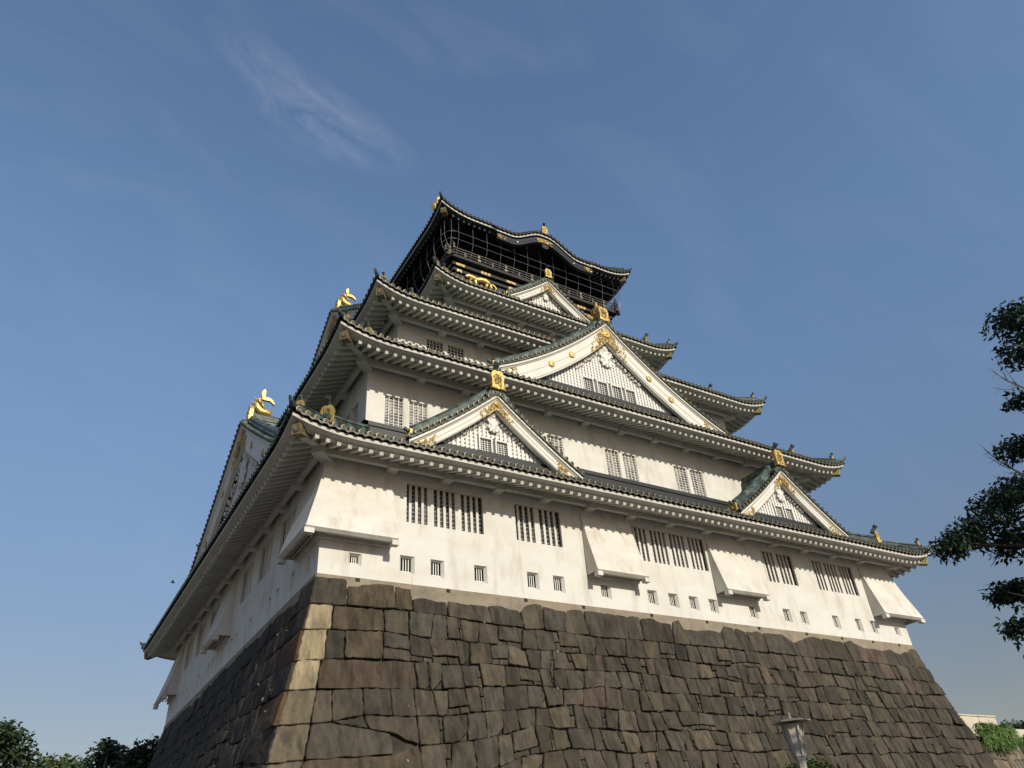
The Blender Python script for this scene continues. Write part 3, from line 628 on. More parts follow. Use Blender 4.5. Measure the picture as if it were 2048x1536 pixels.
for SS, l_ in ((S, ln), (SLT, lnl)):
    nb = int(l_/1.09)
    for k in range(nb+1):
        s = .3+k*1.09
        plq(SS, s, 27.84, .30, .18, .425)
        if k % 2 == 0 and k % 4 == 0: 
            plq(SS, s, 27.45, .55, .22, .285); fit.plate(SS, [(s+.27, 27.34), (s+.45, 27.34), (s+.36, 27.45), (s+.45, 27.56), (s+.27, 27.56)], .27, .29, 0); fit.plate(SS, [(s-.27, 27.56), (s-.45, 27.56), (s-.36, 27.45), (s-.45, 27.34), (s-.27, 27.34)], .27, .29, 0)
            fit.plate(SS, [(s-.2, 27.08), (s-.2, 26.78), (s, 26.9), (s+.2, 26.78), (s+.2, 27.08)], .155, .185, 0)
        elif k % 4 == 2:
            for e in (-.28, 0, .28): fit.dome(SS, (s+e, 27.45), .28, .17, .05, 0, 10)
fit.build('gold_fittings', [GILTB], tower)
def tiger(S, s0, flip, par):
    # prowling tiger in relief: long back, lowered head, curled tail
    mb = MB(); f = -1 if flip else 1; P = lambda x, z, n=.1: S(s0+f*x, n, 26.15+z)
    mb.tube([P(-1.28, .52), P(-1.05, .62), P(-.75, .60), P(-.4, .50), P(0, .62), P(.35, .64), P(.62, .50), P(.80, .36)], [.10, .19, .20, .20, .24, .25, .22, .14], 10, 0)
    mb.tube([P(.72, .52), P(1.0, .56), P(1.22, .42), P(1.28, .16), P(1.14, -.06), P(.98, -.02)], [.09, .08, .075, .07, .06, .04], 8, 0)
    for x, a, b in ((-.8, -.95, -.75), (-.5, -.42, -.2), (.5, .42, .62), (.72, .86, .72)): mb.tube([P(x, .45), P(a, .12, .12), P(b, -.16, .13), P(b-.16, -.20, .14)], [.15, .11, .075, .07], 8, 0)
    for x, z in ((-1.12, .80), (-.95, .82)): mb.tube([P(x, z-.1), P(x, z+.03)], [.07, .02], 6, 0)
    for k in range(9): x = -.7+k*.16; mb.tube([P(x, .78, .12), P(x+.05, .55, .31), P(x+.02, .40, .28)], .022, 4, 0)
    mb.build('tiger_relief', [GOLD], par)
for s_, fl in ((2.1, False), (ln-2.1, True)): tiger(S, s_, fl, tower)
for s_, fl in ((2.1, False), (lnl-2.1, True)): tiger(SLT, s_, fl, tower)
# balcony
R_BAL = inset(10.45, 8.45); bal = MB(); S, ln = sides(R_BAL)['f']
rbox(bal, R_BAL, 27.97, 28.1, 0)
for key in ('f', 'l', 'r'):
    SS, l_ = sides(R_BAL)[key]
    bal.sbox(SS, -.35, l_+.35, -.12, .08, 27.76, 27.965, 0)
    for z, r in ((28.32, .05), (28.56, .05), (28.80, .055)): bal.tube([SS(-.4, -.05, z), SS(l_+.4, -.05, z)], r, 6, 1)
    k = 0
    while k*1.16 <= l_:
        s = k*1.16+.02; bal.sbox(SS, s-.07, s+.07, -.12, .02, 28.1, 28.55 if k % 2 else 28.8, 1); k += 1
bo = bal.build('balcony', [BLACKD, GREYW], castle)
gm = MB()
for key in ('f', 'l', 'r'):
    SS, l_ = sides(R_BAL)[key]
    k = 0
    while k*1.16 <= l_:
        s = k*1.16+.02
        if k % 2 == 0: gm.sbox(SS, s-.13, s+.13, .021, .04, 28.12, 28.28, 0); gm.sbox(SS, s-.09, s+.09, .021, .05, 28.48, 28.62, 0)
        k += 1
for (cx, cy, sx, sy) in ((R_BAL[0], R_BAL[1], -1, -1), (R_BAL[2], R_BAL[1], 1, -1), (R_BAL[0], R_BAL[3], -1, 1)):
    d = Vector((sx, sy, 0)).normalized(); c = Vector((cx, cy, 27.86)); gm.beam(c, c+d*.28, .30, .30, 0)
    for z in (28.32, 28.56): 
        gm.tube([Vector((cx+sx*.36, cy+.05, z)), Vector((cx+sx*.46, cy+.05, z))], .07, 8, 0); gm.tube([Vector((cx-sx*.05, cy+sy*.36, z)), Vector((cx-sx*.05, cy+sy*.46, z))], .07, 8, 0)
    p = Vector((cx-sx*.1, cy-sy*.1, 28.7)); q = p+Vector((0.32*sx*.3, sy*.25, .52)); gm.tube([p, q], .07, 8, 1); gm.disc_end(q, q-p, .10, 10, .1, 1, 0, 0)
gm.build('railing_fittings', [GILT, BLACKD], bo)
# openings behind the net
op = MB(); RU = inset(11.9, 10.2)
for key in ('f', 'l', 'r'):
    SS, l_ = sides(RU)[key]; op.sbox(SS, .4, l_-.4, .0, .03, 29.2, 30.1, 0)
    k = 0
    while k*2.35 <= l_: op.sbox(SS, k*2.35-.14, k*2.35+.14, 0, .12, 28.1, 31.5, 1); k += 1
    op.sbox(SS, 0, l_, 0, .1, 30.12, 30.4, 1); op.sbox(SS, 0, l_, 0, .1, 28.95, 29.18, 1)
op.build('gallery_openings', [DARK, BLACKD], tower)
# top roof: hip-and-gable with an undulating gable over the front eave
rf5 = roof(4, inset(13.6, 11.8), 35.3, inset(11.9, 10.2), kara=True, white=False)
# upper part of the top roof
ur = MB(); xa, xb = 12.75, 36-12.75; yc = D/2; zr = 39.0
for sg in (-1, 1):
    rows = []
    for k in range(9):
        t = k/8; y = yc+sg*(3.9*(1-t)); z = 34.9+(zr-34.9)*(t*.82+.18*t*t)
        rows.append([Vector((x, y, z)) for x in (xa, (xa+xb)/2, xb)])
    ur.strip(rows, 0)
    n = int((xb-xa)/.355)
    for q in range(n):
        x = xa+(q+.5)*(xb-xa)/n
        ur.strip([[Vector((x+math.cos(a)*.09, yc+sg*3.9*(1-k/6), 34.9+(zr-34.9)*(k/6*.82+.18*(k/6)**2)+math.sin(a)*.1)) for a in (0, .8, 1.57, 2.35, 3.14)] for k in range(7)], 0)
for a, z0, z1 in ((.36, 0, .35), (.26, .35, .85), (.34, .85, .95)): ur.hexa([Vector((xa-.1, yc-a, zr+z0)), Vector((xb+.1, yc-a, zr+z0)), Vector((xb+.1, yc+a, zr+z0)), Vector((xa-.1, yc+a, zr+z0)), Vector((xa-.1, yc-a, zr+z1)), Vector((xb+.1, yc-a, zr+z1)), Vector((xb+.1, yc+a, zr+z1)), Vector((xa-.1, yc+a, zr+z1))], 0)
ur.add([Vector((xa+.3, yc-3.6, 35.0)), Vector((xa+.3, yc+3.6, 35.0)), Vector((xa+.3, yc, 38.9))], [(0, 1, 2)], 1); ur.add([Vector((xb-.3, yc-3.6, 35.0)), Vector((xb-.3, yc+3.6, 35.0)), Vector((xb-.3, yc, 38.9))], [(0, 1, 2)], 1)
ur.build('upper_roof', [COPPER, BLACK], rf5)
golden_fish(Side(xa, yc, 0, 1, -1, 0), zr+.9, 1.0, .1).build('golden_fish', [GOLD], rf5)
golden_fish(Side(xb, yc, 0, 1, 1, 0), zr+.9, 1.0, .1).build('golden_fish', [GOLD], rf5)
S, ln = sides(R_E[4])['f']; kg = MB(); cxs = ln/2
def kz(u): return ZE[4]-.58+1.33*(1-sm(.25, 3.15, abs(u)))
kb = MB(); kb.strip([[S(cxs+u, n, kz(u)+z) for n, z in ((.36, -.34), (.36, -.62), (.33, -.63), (.33, -.85), (.1, -.9))] for u in [-4.4+8.8*k/80 for k in range(81)]], 0); kb.build('undulating_bargeboard', [BLACK], rf5)
kf = MB(); rnd = random.Random(3)
filigree(kf, S, lambda u: kz(0)-.42-abs(u-cxs)*.2, cxs-.75, cxs+.75, 0, .38, .38, 60, .08, rnd); kf.plate(S, [(cxs-.8, kz(0)-.55), (cxs-.3, kz(0)-.42), (cxs+.3, kz(0)-.42), (cxs+.8, kz(0)-.55), (cxs+.3, kz(0)-.8), (cxs, kz(0)-.85), (cxs-.3, kz(0)-.8)], .36, .385, 1)
for sg in (-1, 1):
    filigree(kf, S, lambda u: kz(3.9)-.42, cxs+sg*3.6, cxs+sg*4.35, 0, .34, .38, 34, .07, rnd); kf.dome(S, (cxs+sg*2.6, kz(2.6)-.62), .36, .09, .05, 0)
kf.build('gold_fittings', [GOLD, GILT], rf5)
kp = MB(); kp.plate(S, [(cxs+x*.7, kz(0)-.95+y*.4) for x, y in GEGYO], .2, .32, 0); kp.build('carved_pendant', [BLACK], rf5)
ko = MB(); kc = S(cxs, 0, 0); oni(ko, Side(kc.x, kc.y, 1, 0, 0, -1), kz(0)+.12, .72, True, .5); ko.build('ridge_end_ornament', [GOLD, GILTD, COPPER, RIM], rf5)
kr = MB(); kr.sbox(S, cxs-.2, cxs+.2, -2.5, .4, kz(0)+.1, kz(0)+.5, 0); kr.build('gable_ridge', [COPPER], rf5)
# bird net of thin wires bulging between balcony and eave
nw = MB()
def netpt(SS, s, z):
    t = (z-28.1)/(31.0-28.1); return SS(s, .06+.52*max(0, math.sin(math.pi/2*max(0, min(1, t/.55))))**.8, z)
for key in ('f', 'l', 'r'):
    SS, l_ = sides(R_BAL)[key]; q = -.2
    while q < l_+.25:
        nw.tube([netpt(SS, q, 28.0+k*.3) for k in range(11)], .011, 3, 0, False); q += 1.195 if q > .3 else .6
    for z in (29.12, 29.8): nw.tube([netpt(SS, -.25+(l_+.5)*k/6, z) for k in range(7)], .010, 3, 0, False)
for (cx, cy, sx, sy) in ((R_BAL[0], R_BAL[1], -1, -1), (R_BAL[2], R_BAL[1], 1, -1)):
    for z in (29.12, 29.8):
        b = netpt(sides(R_BAL)['f'][0], 0, z).y; o = R_BAL[1]-b
        nw.tube([Vector((cx-sx*.25, cy+sy*o, z)), Vector((cx+sx*o*.6, cy+sy*o*.6+0, z)), Vector((cx+sx*o, cy-sy*.25, z))], .010, 3, 0, False)
nw.build('bird_net', [WIRE], castle)

# ------------------------------------------------------------------ stone base
base = empty('stone_base', (18, 15.3, GZ), 'tall battered base wall of big brown fitted stones under the white keep', 'stone wall')
OFF = lambda v: .18*v+.0085*v*v
RK = .78
def stones(side, ln, mirror, customs, skip, rng, H=11.6, u_lo=None, tintk=1.0, rzk=1.0):
    mb = MB(); S = side
    def surf(u, v, n=0.0):   # u measured on the top edge line; rows stretch outward with depth
        o = OFF(v); return S(u, o+n, -v)
    def stone(poly, col, raise_, rough=.026, gap=.014, seg=3):
        k = len(poly); cu = sum(p[0] for p in poly)/k; cv = sum(p[1] for p in poly)/k
        size = min(max(p[0] for p in poly)-min(p[0] for p in poly), max(p[1] for p in poly)-min(p[1] for p in poly))
        ring = []
        for i in range(k):
            a, b = poly[i], poly[(i+1) % k]; e = math.hypot(b[0]-a[0], b[1]-a[1]); ns = max(2, min(9, int(e/.15)))
            for j in range(ns):
                t = (j+.0)/ns; x = a[0]+(b[0]-a[0])*t; y = a[1]+(b[1]-a[1])*t
                if j: x += rng.uniform(-1, 1)*rough; y += rng.uniform(-1, 1)*rough
                else: x += (cu-x)*.03; y += (cv-y)*.03
                d = math.hypot(x-cu, y-cv) or 1; x -= (x-cu)/d*gap; y -= (y-cv)/d*gap; ring.append((x, y))
        m = len(ring); bev = min(.028, size*.06)
        def inn(p, q): d = math.hypot(p[0]-cu, p[1]-cv) or 1; return (p[0]-(p[0]-cu)/d*q, p[1]-(p[1]-cv)/d*q)
        tx, ty = rng.uniform(-.05, .05), rng.uniform(-.05, .05)
        def hgt(p, h): return h+tx*(p[0]-cu)+ty*(p[1]-cv)+.02*noise.noise(Vector((p[0]*1.3, p[1]*1.3, tintk)))
        r0 = [surf(p[0], p[1], -.25) for p in ring]; r1 = [surf(*p, hgt(p, raise_-.035)) for p in ring]
        r2_ = [surf(*inn(p, bev), hgt(p, raise_)) for p in ring]; r3 = [surf(p[0]+(cu-p[0])*.5, p[1]+(cv-p[1])*.5, hgt(p, raise_+.018)) for p in ring]
        vs = r0+r1+r2_+r3+[surf(cu, cv, raise_+.022)]
        fs = [(a*m+i, a*m+(i+1) % m, (a+1)*m+(i+1) % m, (a+1)*m+i) for a in range(3) for i in range(m)]+[(3*m+i, 3*m+(i+1) % m, 4*m) for i in range(m)]
        mb.add(vs, fs, 0, col)
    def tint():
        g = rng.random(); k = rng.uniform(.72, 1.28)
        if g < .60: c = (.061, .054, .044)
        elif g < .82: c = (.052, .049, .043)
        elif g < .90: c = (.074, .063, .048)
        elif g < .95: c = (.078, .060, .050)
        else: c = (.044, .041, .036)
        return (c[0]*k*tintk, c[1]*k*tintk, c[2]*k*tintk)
    for poly, col, rz in customs: stone([( p[0], p[1]) for p in poly], col or tint(), rz)
    # rows
    bounds = [.38]; v = .38
    hs = [1.0, .80, .76, .74, .78, .76, .80, .78, .80, .82, .8, .84, .84, .84]
    for h in hs:
        v += h; bounds.append(v)
        if v > H: break
    seedr = rng.uniform(0, 50); fan = [None, 1.13, 2.08, 3.05, 4.05, 5.0, 5.92, 7.0, 7.75, 8.5, 9.25, 10.0, 10.8] if skip and H > 10 else None
    def bl(i, u): 
        if i == 0: return bounds[0]-.04+.20*noise.noise(Vector((u*.9, seedr, 3.3)))+.08*noise.noise(Vector((u*2.9, seedr, 9.3)))+(.26 if noise.noise(Vector((u*.33, 7.1, seedr))) > .22 else 0)
        amp = .05 if i == 1 else .16
        return bounds[i]+((fan[i]-bounds[i])*(1-sm(3.6, 9.0, u)) if fan and i < len(fan) else 0)+amp*(1 if u > 4.2 or not fan else .25)*noise.noise(Vector((u*.45, i*3.7, seedr)))+amp*.5*noise.noise(Vector((u*1.3, i*9.1, seedr)))
    for i in range(len(bounds)-1):
        vm = (bounds[i]+bounds[i+1])/2; o = OFF(vm); a = -o if u_lo is None else u_lo; b = ln+o*RK
        a = max(a, skip(i)) if skip else a
        u = a; lean = rng.uniform(-.05, .05); jl = u; first = True
        x0t = x0b = u
        while u < b-.05:
            wd = rng.choice((.5, .62, .7, .78, .85, .95, 1.1)) if i else rng.choice((.8, 1.1, 1.5, 1.9, 2.3))
            u2_ = u+wd
            last = u2_ > b-(1.5 if i % 2 else .8)
            if last: u2_ = b
            ln_ = rng.uniform(-.09, .09)+.03
            x1t = u2_+ln_ if not last else ln+RK*OFF(bl(i, u2_)); x1b = u2_-ln_ if not last else ln+RK*OFF(bl(i+1, u2_))
            P_ = [(x0t, bl(i, x0t)+rng.uniform(-.04, .04)), (x1t, bl(i, x1t)+rng.uniform(-.04, .04)), (x1b, bl(i+1, x1b)+rng.uniform(-.04, .04)), (x0b, bl(i+1, x0b)+rng.uniform(-.04, .04))]
            r = rng.random()
            if i == 0:
                mid = (x0t+x1t)/2; P_ = [P_[0], ((x0t*2+x1t)/3, bl(0, (x0t*2+x1t)/3)-rng.uniform(0, .14)), ((x0t+2*x1t)/3, bl(0, (x0t+2*x1t)/3)-rng.uniform(0, .14)), P_[1], P_[2], P_[3]]
                stone(P_, tint(), rng.uniform(.0, .05), .02)
            elif r < .16 and wd > .75:     # stone over a row of small fillers
                f = rng.uniform(.68, .8); l1 = (x0t+(x0b-x0t)*f, P_[0][1]+(P_[3][1]-P_[0][1])*f); r1_ = (x1t+(x1b-x1t)*f, P_[1][1]+(P_[2][1]-P_[1][1])*f)
                stone([P_[0], P_[1], r1_, l1], tint(), rng.uniform(.0, .07)*rzk); mx = rng.uniform(.35, .65); mt = (l1[0]+(r1_[0]-l1[0])*mx, l1[1]+(r1_[1]-l1[1])*mx); mbm = (P_[3][0]+(P_[2][0]-P_[3][0])*mx, P_[3][1]+(P_[2][1]-P_[3][1])*mx)
                stone([l1, mt, mbm, P_[3]], tint(), rng.uniform(-.06, .02), .02, .016); stone([mt, r1_, P_[2], mbm], tint(), rng.uniform(-.06, .02), .02, .016)
            elif r < .30:                   # narrow sliver beside
                f = rng.uniform(.74, .84); t_ = (x0t+(x1t-x0t)*f, P_[0][1]+(P_[1][1]-P_[0][1])*f); b_ = (x0b+(x1b-x0b)*(f+rng.uniform(-.06, .06)), P_[3][1]+(P_[2][1]-P_[3][1])*f)
                stone([P_[0], t_, b_, P_[3]], tint(), rng.uniform(.0, .07)*rzk); m1 = rng.uniform(.4, .6); q1 = (t_[0]+(b_[0]-t_[0])*m1, t_[1]+(b_[1]-t_[1])*m1); q2 = (P_[1][0]+(P_[2][0]-P_[1][0])*m1, P_[1][1]+(P_[2][1]-P_[1][1])*m1)
                stone([t_, P_[1], q2, q1], tint(), rng.uniform(-.05, .03), .02, .016); stone([q1, q2, P_[2], b_], tint(), rng.uniform(-.05, .03), .02, .016)
            elif r < .44:                   # clipped corner with a chink stone
                c = rng.uniform(.22, .36); p2 = (P_[2][0]-c, P_[2][1]); p2b = (P_[2][0]+(P_[1][0]-P_[2][0])*c/.9, P_[2][1]-c)
                stone([P_[0], P_[1], p2b, p2, P_[3]], tint(), rng.uniform(.0, .07)*rzk); stone([p2b, P_[2], p2], tint(), rng.uniform(-.07, 0), .01, .012)
            else: stone(P_, tint(), rng.uniform(.0, .07)*rzk)
            x0t, x0b = x1t, x1b; u = u2_
    for _ in range(int(ln*1.3)):   # pale chinking stones
        i = rng.randrange(1, len(bounds)); u = rng.uniform(.5, ln-.5); v = bl(i, u) if u > 3.6 else rng.uniform(1, 7); q = rng.uniform(.035, .085); k = rng.uniform(.16, .30)
        stone([(u-q, v-q*.6), (u+q*.5, v-q), (u+q*1.2, v+q*.3), (u, v+q)], (k, k*.92, k*.78), .05, .01, .004)
    # backing
    vs = [0, .3, 1, 2, 3, 4, 5, 6, 7, 8, 9, 10, H]
    mb.strip([[surf(-OFF(v)+.12, v, -.13), surf(ln+RK*OFF(v)-.12, v, -.13)] for v in vs], 1)
    return mb
def V(u, v): return (u, v)
TAN = (.255, .215, .15); BRN = (.068, .056, .041); DRK = (.038, .035, .030); STK = (.115, .10, .075)
# big corner stones of the front face near the left corner (u, v in metres)
CUF = [([(-.06, .12), (1.15, .10), (1.15, 1.16), (-.24, 1.22)], (.055, .050, .042), .03), ([(1.15, .10), (3.05, .12), (3.05, 1.1), (1.15, 1.16)], BRN, .03), ([(3.05, .16), (3.75, .20), (3.75, 1.1), (3.05, 1.1)], BRN, .03),
       ([(-.24, 1.22), (.62, 1.2), (.52, 2.12), (-.44, 2.2)], TAN, .05), ([(.62, 1.2), (2.55, 1.16), (2.55, 2.02), (.52, 2.12)], BRN, .04), ([(2.55, 1.16), (3.55, 1.14), (3.5, 2.1), (2.55, 2.02)], None, .05),
       ([(-.44, 2.2), (.40, 2.12), (.30, 3.22), (-.66, 3.32)], TAN, .05), ([(.40, 2.12), (1.05, 2.08), (1.0, 3.12), (.30, 3.22)], DRK, .02), ([(1.05, 2.08), (2.5, 2.02), (2.4, 3.05), (1.0, 3.12)], BRN, .05), ([(2.5, 2.02), (3.5, 2.1), (3.5, 2.66), (2.46, 2.6)], None, .04), ([(2.46, 2.6), (3.5, 2.66), (3.5, 3.06), (2.4, 3.05)], None, .03),
       ([(-.66, 3.32), (.16, 3.22), (.0, 4.22), (-.92, 4.3)], TAN, .05), ([(.16, 3.22), (3.62, 3.06), (3.68, 4.02), (.0, 4.22)], (.060, .048, .037), .05),
       ([(-.92, 4.3), (.02, 4.24), (-.18, 5.32), (-1.22, 5.4)], STK, .05), ([(.02, 4.24), (.55, 4.2), (.50, 5.25), (-.18, 5.32)], (.07, .062, .05), .05), ([(.55, 4.2), (1.6, 4.12), (1.6, 5.0), (.5, 5.25)], None, .05), ([(1.6, 4.12), (2.6, 4.06), (2.62, 5.0), (1.6, 5.0)], None, .06), ([(2.6, 4.06), (3.5, 4.02), (3.5, 5.0), (2.62, 5.0)], None, .04),
       ([(-1.22, 5.4), (-.18, 5.32), (-.40, 6.4), (-1.52, 6.5)], STK, .055), ([(-.18, 5.32), (.5, 5.25), (2.55, 5.55), (2.6, 6.2), (-.40, 6.4)], (.060, .055, .047), .05), ([(.5, 5.25), (1.6, 5.0), (1.75, 5.42)], None, .03), ([(1.6, 5.0), (3.5, 5.0), (3.5, 5.9), (2.55, 5.55), (1.75, 5.42)], None, .05),
       ([(-1.52, 6.5), (-.4, 6.4), (-.65, 7.12), (-1.8, 7.2)], STK, .05), ([(-.4, 6.4), (2.6, 6.2), (3.5, 5.9), (3.5, 7.0), (-.65, 7.12)], BRN, .05)]
skipF = lambda i: [3.75, 3.55, 3.5, 3.66, 3.5, 3.5, 3.5, -9, -9, -9, -9, -9, -9][min(i, 12)] if i < 7 else -9
SFb = Side(0, 0, 1, 0, 0, -1); SLb = Side(0, 0, 0, 1, -1, 0); SRb = Side(W, 0, 0, 1, 1, 0)
stones(SFb, W, False, CUF, skipF, random.Random(21)).build('fitted_stones', [STONE, GAP], base, attr='tint')
CUL = [([(-.05, .12), (1.6, .12), (1.6, 1.15), (-.24, 1.22)], None, .03), ([(-.24, 1.22), (1.1, 1.18), (1.1, 2.1), (-.44, 2.2)], None, .05), ([(-.44, 2.2), (2.2, 2.1), (2.2, 3.1), (-.66, 3.32)], (.09, .05, .026), .03), ([(-.66, 3.32), (1.2, 3.15), (1.2, 4.15), (-.92, 4.3)], None, .05), ([(-.92, 4.3), (2.4, 4.1), (2.4, 5.1), (-1.22, 5.4)], (.10, .06, .032), .03), ([(-1.22, 5.4), (1.4, 5.15), (1.4, 6.1), (-1.52, 6.5)], None, .05), ([(-1.52, 6.5), (2.4, 6.1), (2.4, 7.0), (-1.8, 7.2)], None, .05)]
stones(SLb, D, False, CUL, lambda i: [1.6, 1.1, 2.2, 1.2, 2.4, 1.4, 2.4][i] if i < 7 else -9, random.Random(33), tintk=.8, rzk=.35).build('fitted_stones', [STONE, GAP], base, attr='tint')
mr = MB(); mr.strip([[SRb(-OFF(v)+.15, RK*OFF(v)-.08, -v), SRb(D+OFF(v), RK*OFF(v)-.08, -v)] for v in (0, 1, 3, 5, 7, 9, 11.6)], 0)
mr.build('end_face', [GAP], base)
mo = MB()
for S, ln in ((SFb, W), (SLb, D)): mo.sbox(S, 0, ln, -.3, .045, -1.1, -.012, 0)
mo.build('mortar_course', [MORTAR], base)
for x in (1.55, 5.35, 9.0, 12.0, 15.9, 19.4, 23.0, 26.6, 29.5, 32.2, 34.6):
    dh = MB(); dh.sbox(SFb, x-.09, x+.09, .03, .05, -.17, -.02, 0); dh.build('drain_hole', [DARK], base)

# ------------------------------------------------------------------ setting: ground
g = MB(); g.add([(-1500, -1500, GZ), (1500, -1500, GZ), (1500, 1500, GZ), (-1500, 1500, GZ)], [(0, 1, 2, 3)]); tag(g.build('ground', [GROUND]), kind='structure')

# ------------------------------------------------------------------ trees
def leaves(mb, c, rad, n, size, rnd, cols=(.6, 1.5), droop=.4, aspect=2.2, mi=0, shell=.5):
    c = Vector(c)
    for _ in range(n):
        d = Vector((rnd.gauss(0, 1), rnd.gauss(0, 1), rnd.gauss(0, 1))).normalized(); q = shell+(1-shell)*rnd.random()
        p = c+Vector((d.x*rad[0], d.y*rad[1], d.z*rad[2]))*q; sway = noise.noise(p*(1.3/max(.5, rad[0])))
        if sway < -.30: continue
        t = Vector((rnd.gauss(0, 1), rnd.gauss(0, 1), rnd.gauss(0, .6)-droop)).normalized(); s_ = t.cross(Vector((rnd.gauss(0, 1), rnd.gauss(0, 1), rnd.gauss(0, 1)))).normalized()
        l_ = size*rnd.uniform(.7, 1.3); b = s_*l_/aspect*.5; k = rnd.uniform(*cols)
        mb.add([p, p+t*l_*.4+b, p+t*l_, p+t*l_*.4-b], [(0, 1, 2, 3)], mi, (k*rnd.uniform(.85, 1.15), k, k*rnd.uniform(.7, 1.1)))
def tree(name, label, base_p, blobs, trunk, leaf_m, size, per, seed, twigs=(), cat='tree', group=None, limbs=True, bark=True, droop=.4, aspect=2.2, shell=.45):
    rnd = random.Random(seed); e = empty(name, base_p, label, cat, group); b = Vector(base_p)
    tm = MB(); tm.tube([b+Vector(p[0]) for p in trunk], [p[1] for p in trunk], 8, 0)
    if limbs:
        tp = [b+Vector(p[0]) for p in trunk]
        for c, r, n in blobs:
            c = Vector(c); s_ = min(tp[1:], key=lambda q: (q-c).length+max(0, q.z-c.z)*2); mid = (s_*.5+c*.5)+Vector((0, 0, .12*(c-s_).length)); tm.tube([s_, mid, c], [min(trunk[-1][1]*.7, .03+.006*(c-s_).length), .02+.004*(c-s_).length, .012], 5, 0)
            for _ in range(5): q = c+Vector((rnd.uniform(-1, 1)*r[0], rnd.uniform(-1, 1)*r[1], rnd.uniform(-1, 1)*r[2]))*.9; tm.tube([mid*.25+c*.75, (c+q)/2+Vector((0, 0, .05)), q], [.02, .012, .005], 4, 0)
    for q in twigs: tm.tube(q[0], q[1], 4, 0)
    tm.build('trunk', [BARK], e)
    lm = MB()
    for c, r, n in blobs: leaves(lm, c, r, int(n*per), size, rnd, droop=droop, aspect=aspect, shell=shell)
    lm.build('crown', [leaf_m], e, attr='tint')
    return e
def ray(px, t):
    x = (px[0]-1024)/1467.464; y = (768-px[1])/1467.464; return M.translation+(r2*x+u2*y+fw)*t
# near tree entering from the right; unseen crown clumps are added to shade its visible leaves
A = [((2030, 640), 13.2, .55, 1.2), ((2045, 700), 13.2, .5, 1), ((2042, 800), 13, .3, .55), ((2035, 895), 13, .42, .8), ((2000, 1010), 13, .55, 1.3), ((1955, 1060), 12.8, .55, 1.3), ((1905, 1090), 12.6, .4, .9), ((2030, 1080), 13, .6, 1.4), ((2040, 980), 13.4, .55, 1.2), ((2005, 1185), 13, .34, .7), ((2045, 1180), 13, .4, .7), ((2035, 1255), 12.8, .30, .55)]
blobs = [(ray(p, t), (r, r, r*.62), n) for p, t, r, n in A]
rnd = random.Random(4)
def clear_of_lamp(p): dy = -12.55-p.y; return not (abs(p.x-.06*dy-8.36) < 2.2 and p.z-.49*dy > -10.6)
for k in range(60):
    p = ray((2180+rnd.uniform(0, 900), 500+rnd.uniform(0, 800)), rnd.uniform(10, 17)); blobs += [(p, (1.1, 1.1, .75), 1.7)] if clear_of_lamp(p) else []  # unseen clumps beyond the right edge, shaped to shade the visible leaves
for k in range(20):
    p = ray((2150+rnd.uniform(0, 700), 560+rnd.uniform(0, 720)), 11.5)+Vector((1.0, -5.5-rnd.uniform(0, 3), 1.5+rnd.uniform(0, 2.5))); blobs += [(p, (1.3, 1.3, .9), 1.8)] if clear_of_lamp(p) else []  # more unseen clumps set towards the sun, added for their shade
TW = []
for (x0, y0, x1, y1, th) in ((2120, 800, 2015, 762, .03), (2030, 768, 1985, 742, .012), (2040, 772, 1990, 778, .01), (2015, 762, 1996, 722, .008), (2035, 770, 2012, 740, .008), (2150, 1010, 2020, 935, .03), (2020, 935, 1968, 898, .014), (2030, 940, 1978, 915, .01), (1995, 917, 1985, 890, .008), (2040, 948, 1990, 955, .01), (2200, 1160, 2030, 1075, .05), (2030, 1075, 1920, 1092, .025), (2060, 1090, 1965, 1050, .02), (2150, 700, 2030, 690, .035), (2160, 1200, 2000, 1190, .02), (2160, 1280, 2020, 1258, .018)):
    a_, b_ = ray((x0, y0), 13), ray((x1, y1), 12.9); m_ = (a_+b_)/2+Vector((0, 0, -.05)); TW.append(([a_, m_, b_], [th, th*.7, th*.35]))
    for q in range(3):
        f = .45+.2*q; c_ = m_.lerp(b_, f); TW.append(([c_, c_+(b_-a_)*.16+Vector((.06*(-1)**q, .03, .10*(-1)**q))], [th*.4, th*.15]))
tb_ = ray((2500, 1100), 13.5); tb_.z = GZ
tree('broadleaf_tree', 'dark leafy tree reaching in from the right edge with drooping branch tips', tb_, blobs, [((0, 0, 0), .34), ((.1, .1, 2.2), .28), ((-.1, 0, 4.2), .22), ((-.3, .1, 6.0), .16), ((-.4, 0, 8.0), .10)], LEAFN, .115, 820, 8, droop=.55, aspect=2.6, shell=.25, twigs=TW)
# tree tops beyond the lower left
def far_tree(px, dist, rads, label, seed, m, n=1.0):
    c0 = ray(px[0], dist); e = Vector((c0.x, c0.y, GZ)); bl = []
    for p, r in zip(px, rads): bl.append((ray(p, dist+random.uniform(-2, 2)), (r, r, r*.8), n*r*r*.55))
    for k in range(9): bl.append((Vector((c0.x+random.uniform(-3, 3), c0.y+random.uniform(-2, 4), c0.z-2.5-random.uniform(0, 4))), (2.2, 2.2, 1.8), 2.2))
    hgt = c0.z-GZ
    tree('broadleaf_tree', label, e, bl, [((0, 0, 0), .4), ((.1, 0, hgt*.4), .3), ((0, .1, hgt*.75), .2), ((0, 0, hgt), .1)], m, .42, 330, seed, group='tree tops low on the left', droop=.1, aspect=1.9, shell=.3)
far_tree([(18, 1492), (-30, 1480), (45, 1520), (10, 1460)], 62, [2.1, 2.2, 1.6, 1.2], 'tall dark round tree at the far left edge below the sky', 31, LEAF)
